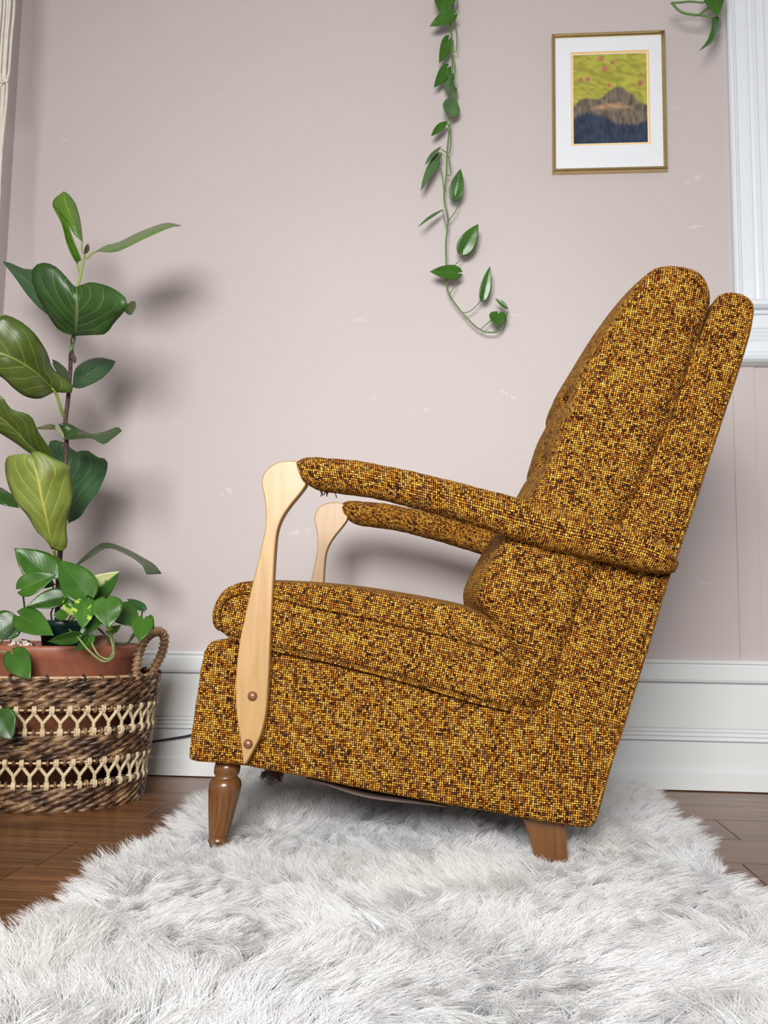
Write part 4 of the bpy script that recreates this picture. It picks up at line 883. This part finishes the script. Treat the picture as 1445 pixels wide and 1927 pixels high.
# hanging pothos vine, centre
VY = YW-.035
c5 = lambda x, y, d=0: (700+x/3.01, y/3.01, VY+d)
vi = empty('hanging_pothos_vine', at(866, -380, YW-.02), 'long pothos vine trailing down the mauve wall left of the framed print', 'plant')
def c5s(l): return [c5(*p) for p in l]
stem(vi, c5s([(500, -1150), (490, -700), (470, -180), (462, 0), (445, 120), (452, 250), (455, 420), (465, 560), (440, 720), (425, 860), (420, 1000), (408, 1120), (430, 1245), (418, 1370), (420, 1500), (422, 1600), (437, 1668), (512, 1772), (612, 1868), (705, 1880), (748, 1835), (768, 1765)]), .0022, STEMG, 'vine_stem', 130)
for l in ([(480, -100), (482, 40), (462, 50)], [(447, 95), (465, 110), (480, 200), (478, 285), (462, 290), (455, 280)], [(455, 300), (473, 395), (466, 424), (456, 420)], [(430, 700), (440, 720), (447, 800), (438, 862), (424, 860)], [(424, 868), (437, 900), (447, 980), (430, 994), (420, 980)], [(370, 905), (395, 980), (408, 1080), (406, 1115)], [(390, 845), (412, 858), (424, 866)],
          [(488, 1106), (488, 1150), (470, 1200), (436, 1248)], [(400, 1192), (412, 1250), (424, 1300), (418, 1360)], [(514, 1420), (500, 1470), (465, 1505)], [(480, 1552), (472, 1610), (440, 1665)], [(628, 1676), (598, 1725), (550, 1765), (512, 1772)], [(700, 1795), (660, 1825), (614, 1868)], [(425, 400), (432, 430), (440, 445)], [(432, 230), (445, 280), (455, 310)], [(470, 490), (478, 520), (470, 550)], [(425, 700), (432, 712), (440, 740)]):
    stem(vi, c5s(l), .0014, STEMG, 'petiole')
for (mt, b, t, w, ro, fo_, sh) in [
    (VINE, (420, -40, -.02), (385, 75, -.02), 115, .1, .1, HEART), (VINE, (455, 85, -.015), (326, 150, -.02), 70, .35, .12, HEART), (VINE, (432, 228, 0), (380, 358, -.015), 66, -.25, .12, HEART), (VINE, (424, 388, 0), (350, 496, -.01), 62, -.2, .12, HEART),
    (VINED, (447, 442, 0), (438, 540, -.01), 74, .75, .3, HEART), (VINED, (436, 640, -.01), (465, 545, .0), 98, .3, .2, HEART), (VINE, (425, 688, 0), (334, 772, -.015), 42, .4, .2, OVAL), (VINED, (390, 832, 0), (300, 936, -.02), 36, .9, .2, OVAL), (VINED, (370, 898, 0), (275, 1084, -.02), 56, .6, .2, HEART),
    (VINE, (470, 1112, -.01), (502, 955, -.02), 76, -.1, .2, HEART), (VINED, (403, 1188, 0), (260, 1286, -.03), 24, .9, .3, OVAL), (VINE, (515, 1418, -.01), (602, 1268, -.02), 98, .05, .1, HEART), (VINE, (482, 1546, -.01), (325, 1538, -.03), 82, .2, .18, HEART), (VINE, (632, 1678, -.01), (668, 1508, -.02), 62, .1, .15, HEART),
    (VINE, (716, 1778, -.01), (702, 1848, -.02), 96, .1, .15, HEART), (VINE, (770, 1752, -.01), (697, 1690, -.015), 30, .5, .3, OVAL), (VINED, (470, 490, .005), (478, 545, 0), 22, .3, .2, OVAL)]:
    leaf(vi, mt, c5(*b), c5(*t), w/3.01, sh, ro, fo_, .05, .02, .2)
# the second plant at the top right corner
RY_ = YW-.09
c2 = lambda x, y, d=0: (1250+x/7.41, y/7.41, RY_+d)
v2 = empty('hanging_pothos', at(1350, -376, YW-.06), 'short pothos shoot with two leaves hanging beside the white window casing', 'plant')
stem(v2, [c2(*p) for p in [(740, -2800), (735, -1600), (720, -400), (715, -120), (690, 20), (650, 85), (560, 150), (480, 213), (400, 205), (260, 178), (170, 120), (105, 35)]], .0034, STEMG, 'vine_stem', 60)
stem(v2, [c2(*p) for p in [(105, 40), (220, 36), (350, 22), (480, 32), (570, 30), (640, -60), (700, -300), (740, -1400)]], .0028, STEMG, 'vine_stem', 40)
stem(v2, [c2(*p) for p in [(480, 213), (560, 224), (640, 236), (700, 240)]], .0022, STEMG, 'petiole'); stem(v2, [c2(*p) for p in [(260, 178), (262, 190)]], .0016, STEMB, 'aerial_root'); stem(v2, [c2(*p) for p in [(110, 38), (95, 55)]], .0020, STEMB, 'aerial_root')
stem(v2, [c2(*p) for p in [(700, -200), (705, -150)]], .0022, STEMG, 'petiole')
leaf(v2, VINE, c2(700, -170, 0), c2(742, 228, -.02), 265/7.41, HEART, .1, .25, .05, .02)
leafc(v2, VINE, [c2(715, 236), c2(735, 380), (*c2(680, 540)[:2], RY_-.02), c2(486, 712, -.03)], [c2(668, 238), c2(655, 400, -.02), c2(600, 560, -.03), c2(486, 712, -.03)], [c2(745, 228), c2(790, 300, .02), c2(775, 420, .02), c2(690, 570, 0), c2(490, 708, -.03)], .004)

# ---------------------------------------------------------------- macrame cords, upper left
YM = 2.30
mc = empty('macrame_hanger', at(8, -425, YM), 'white cotton macrame hanger with knotted cords at the upper left wall edge', 'hanger')
COTTON = mat_strand('cotton_cord', [(.3, (.62, .57, .48)), (.55, (.76, .72, .64)), (.8, (.82, .79, .73))], .9, (120, 900))
m9 = lambda x, y, d=0: at(x/4.59, y/4.59, YM+d)
def cord(pts, r=.0035): 
    return tube('cord', crom([m9(*p) for p in pts], 40), r, COTTON, mc, 8)
cord([(40, -1950), (120, -600), (124, 0), (98, 320), (76, 640), (60, 690, -.004)]); cord([(38, -1950), (90, -600), (86, 0), (62, 320), (42, 640), (44, 700)]); cord([(36, -1950), (70, -600), (66, 0), (46, 320), (28, 640), (30, 700)]); cord([(34, -1950), (44, -600), (40, 0), (18, 320), (-2, 640), (-6, 700)]); cord([(32, -1950), (14, -600), (8, 0), (-14, 320), (-34, 640)])
cord([(50, 690, -.004), (62, 730, -.003), (52, 900), (36, 1060), (20, 1220), (6, 1420), (-6, 1700), (-16, 2000)]); cord([(30, 700), (34, 760), (26, 900), (18, 1040), (4, 1240), (-8, 1500), (-20, 1900)]); cord([(10, 700), (16, 760), (14, 900), (2, 1000), (-10, 1200), (-24, 1600)])
cord([(-10, 640), (10, 650, -.005), (-6, 700)], .003); cord([(-8, 760), (14, 720, -.006), (-8, 690)], .003)
pts = [m9(30+34*math.cos(q)-q*2, 690+14*math.sin(q)+q*1.5, -.006-.004*math.sin(q*.5)) for q in np.linspace(0, 13, 60)]
tube('knot', pts, .0034, COTTON, mc, 8)
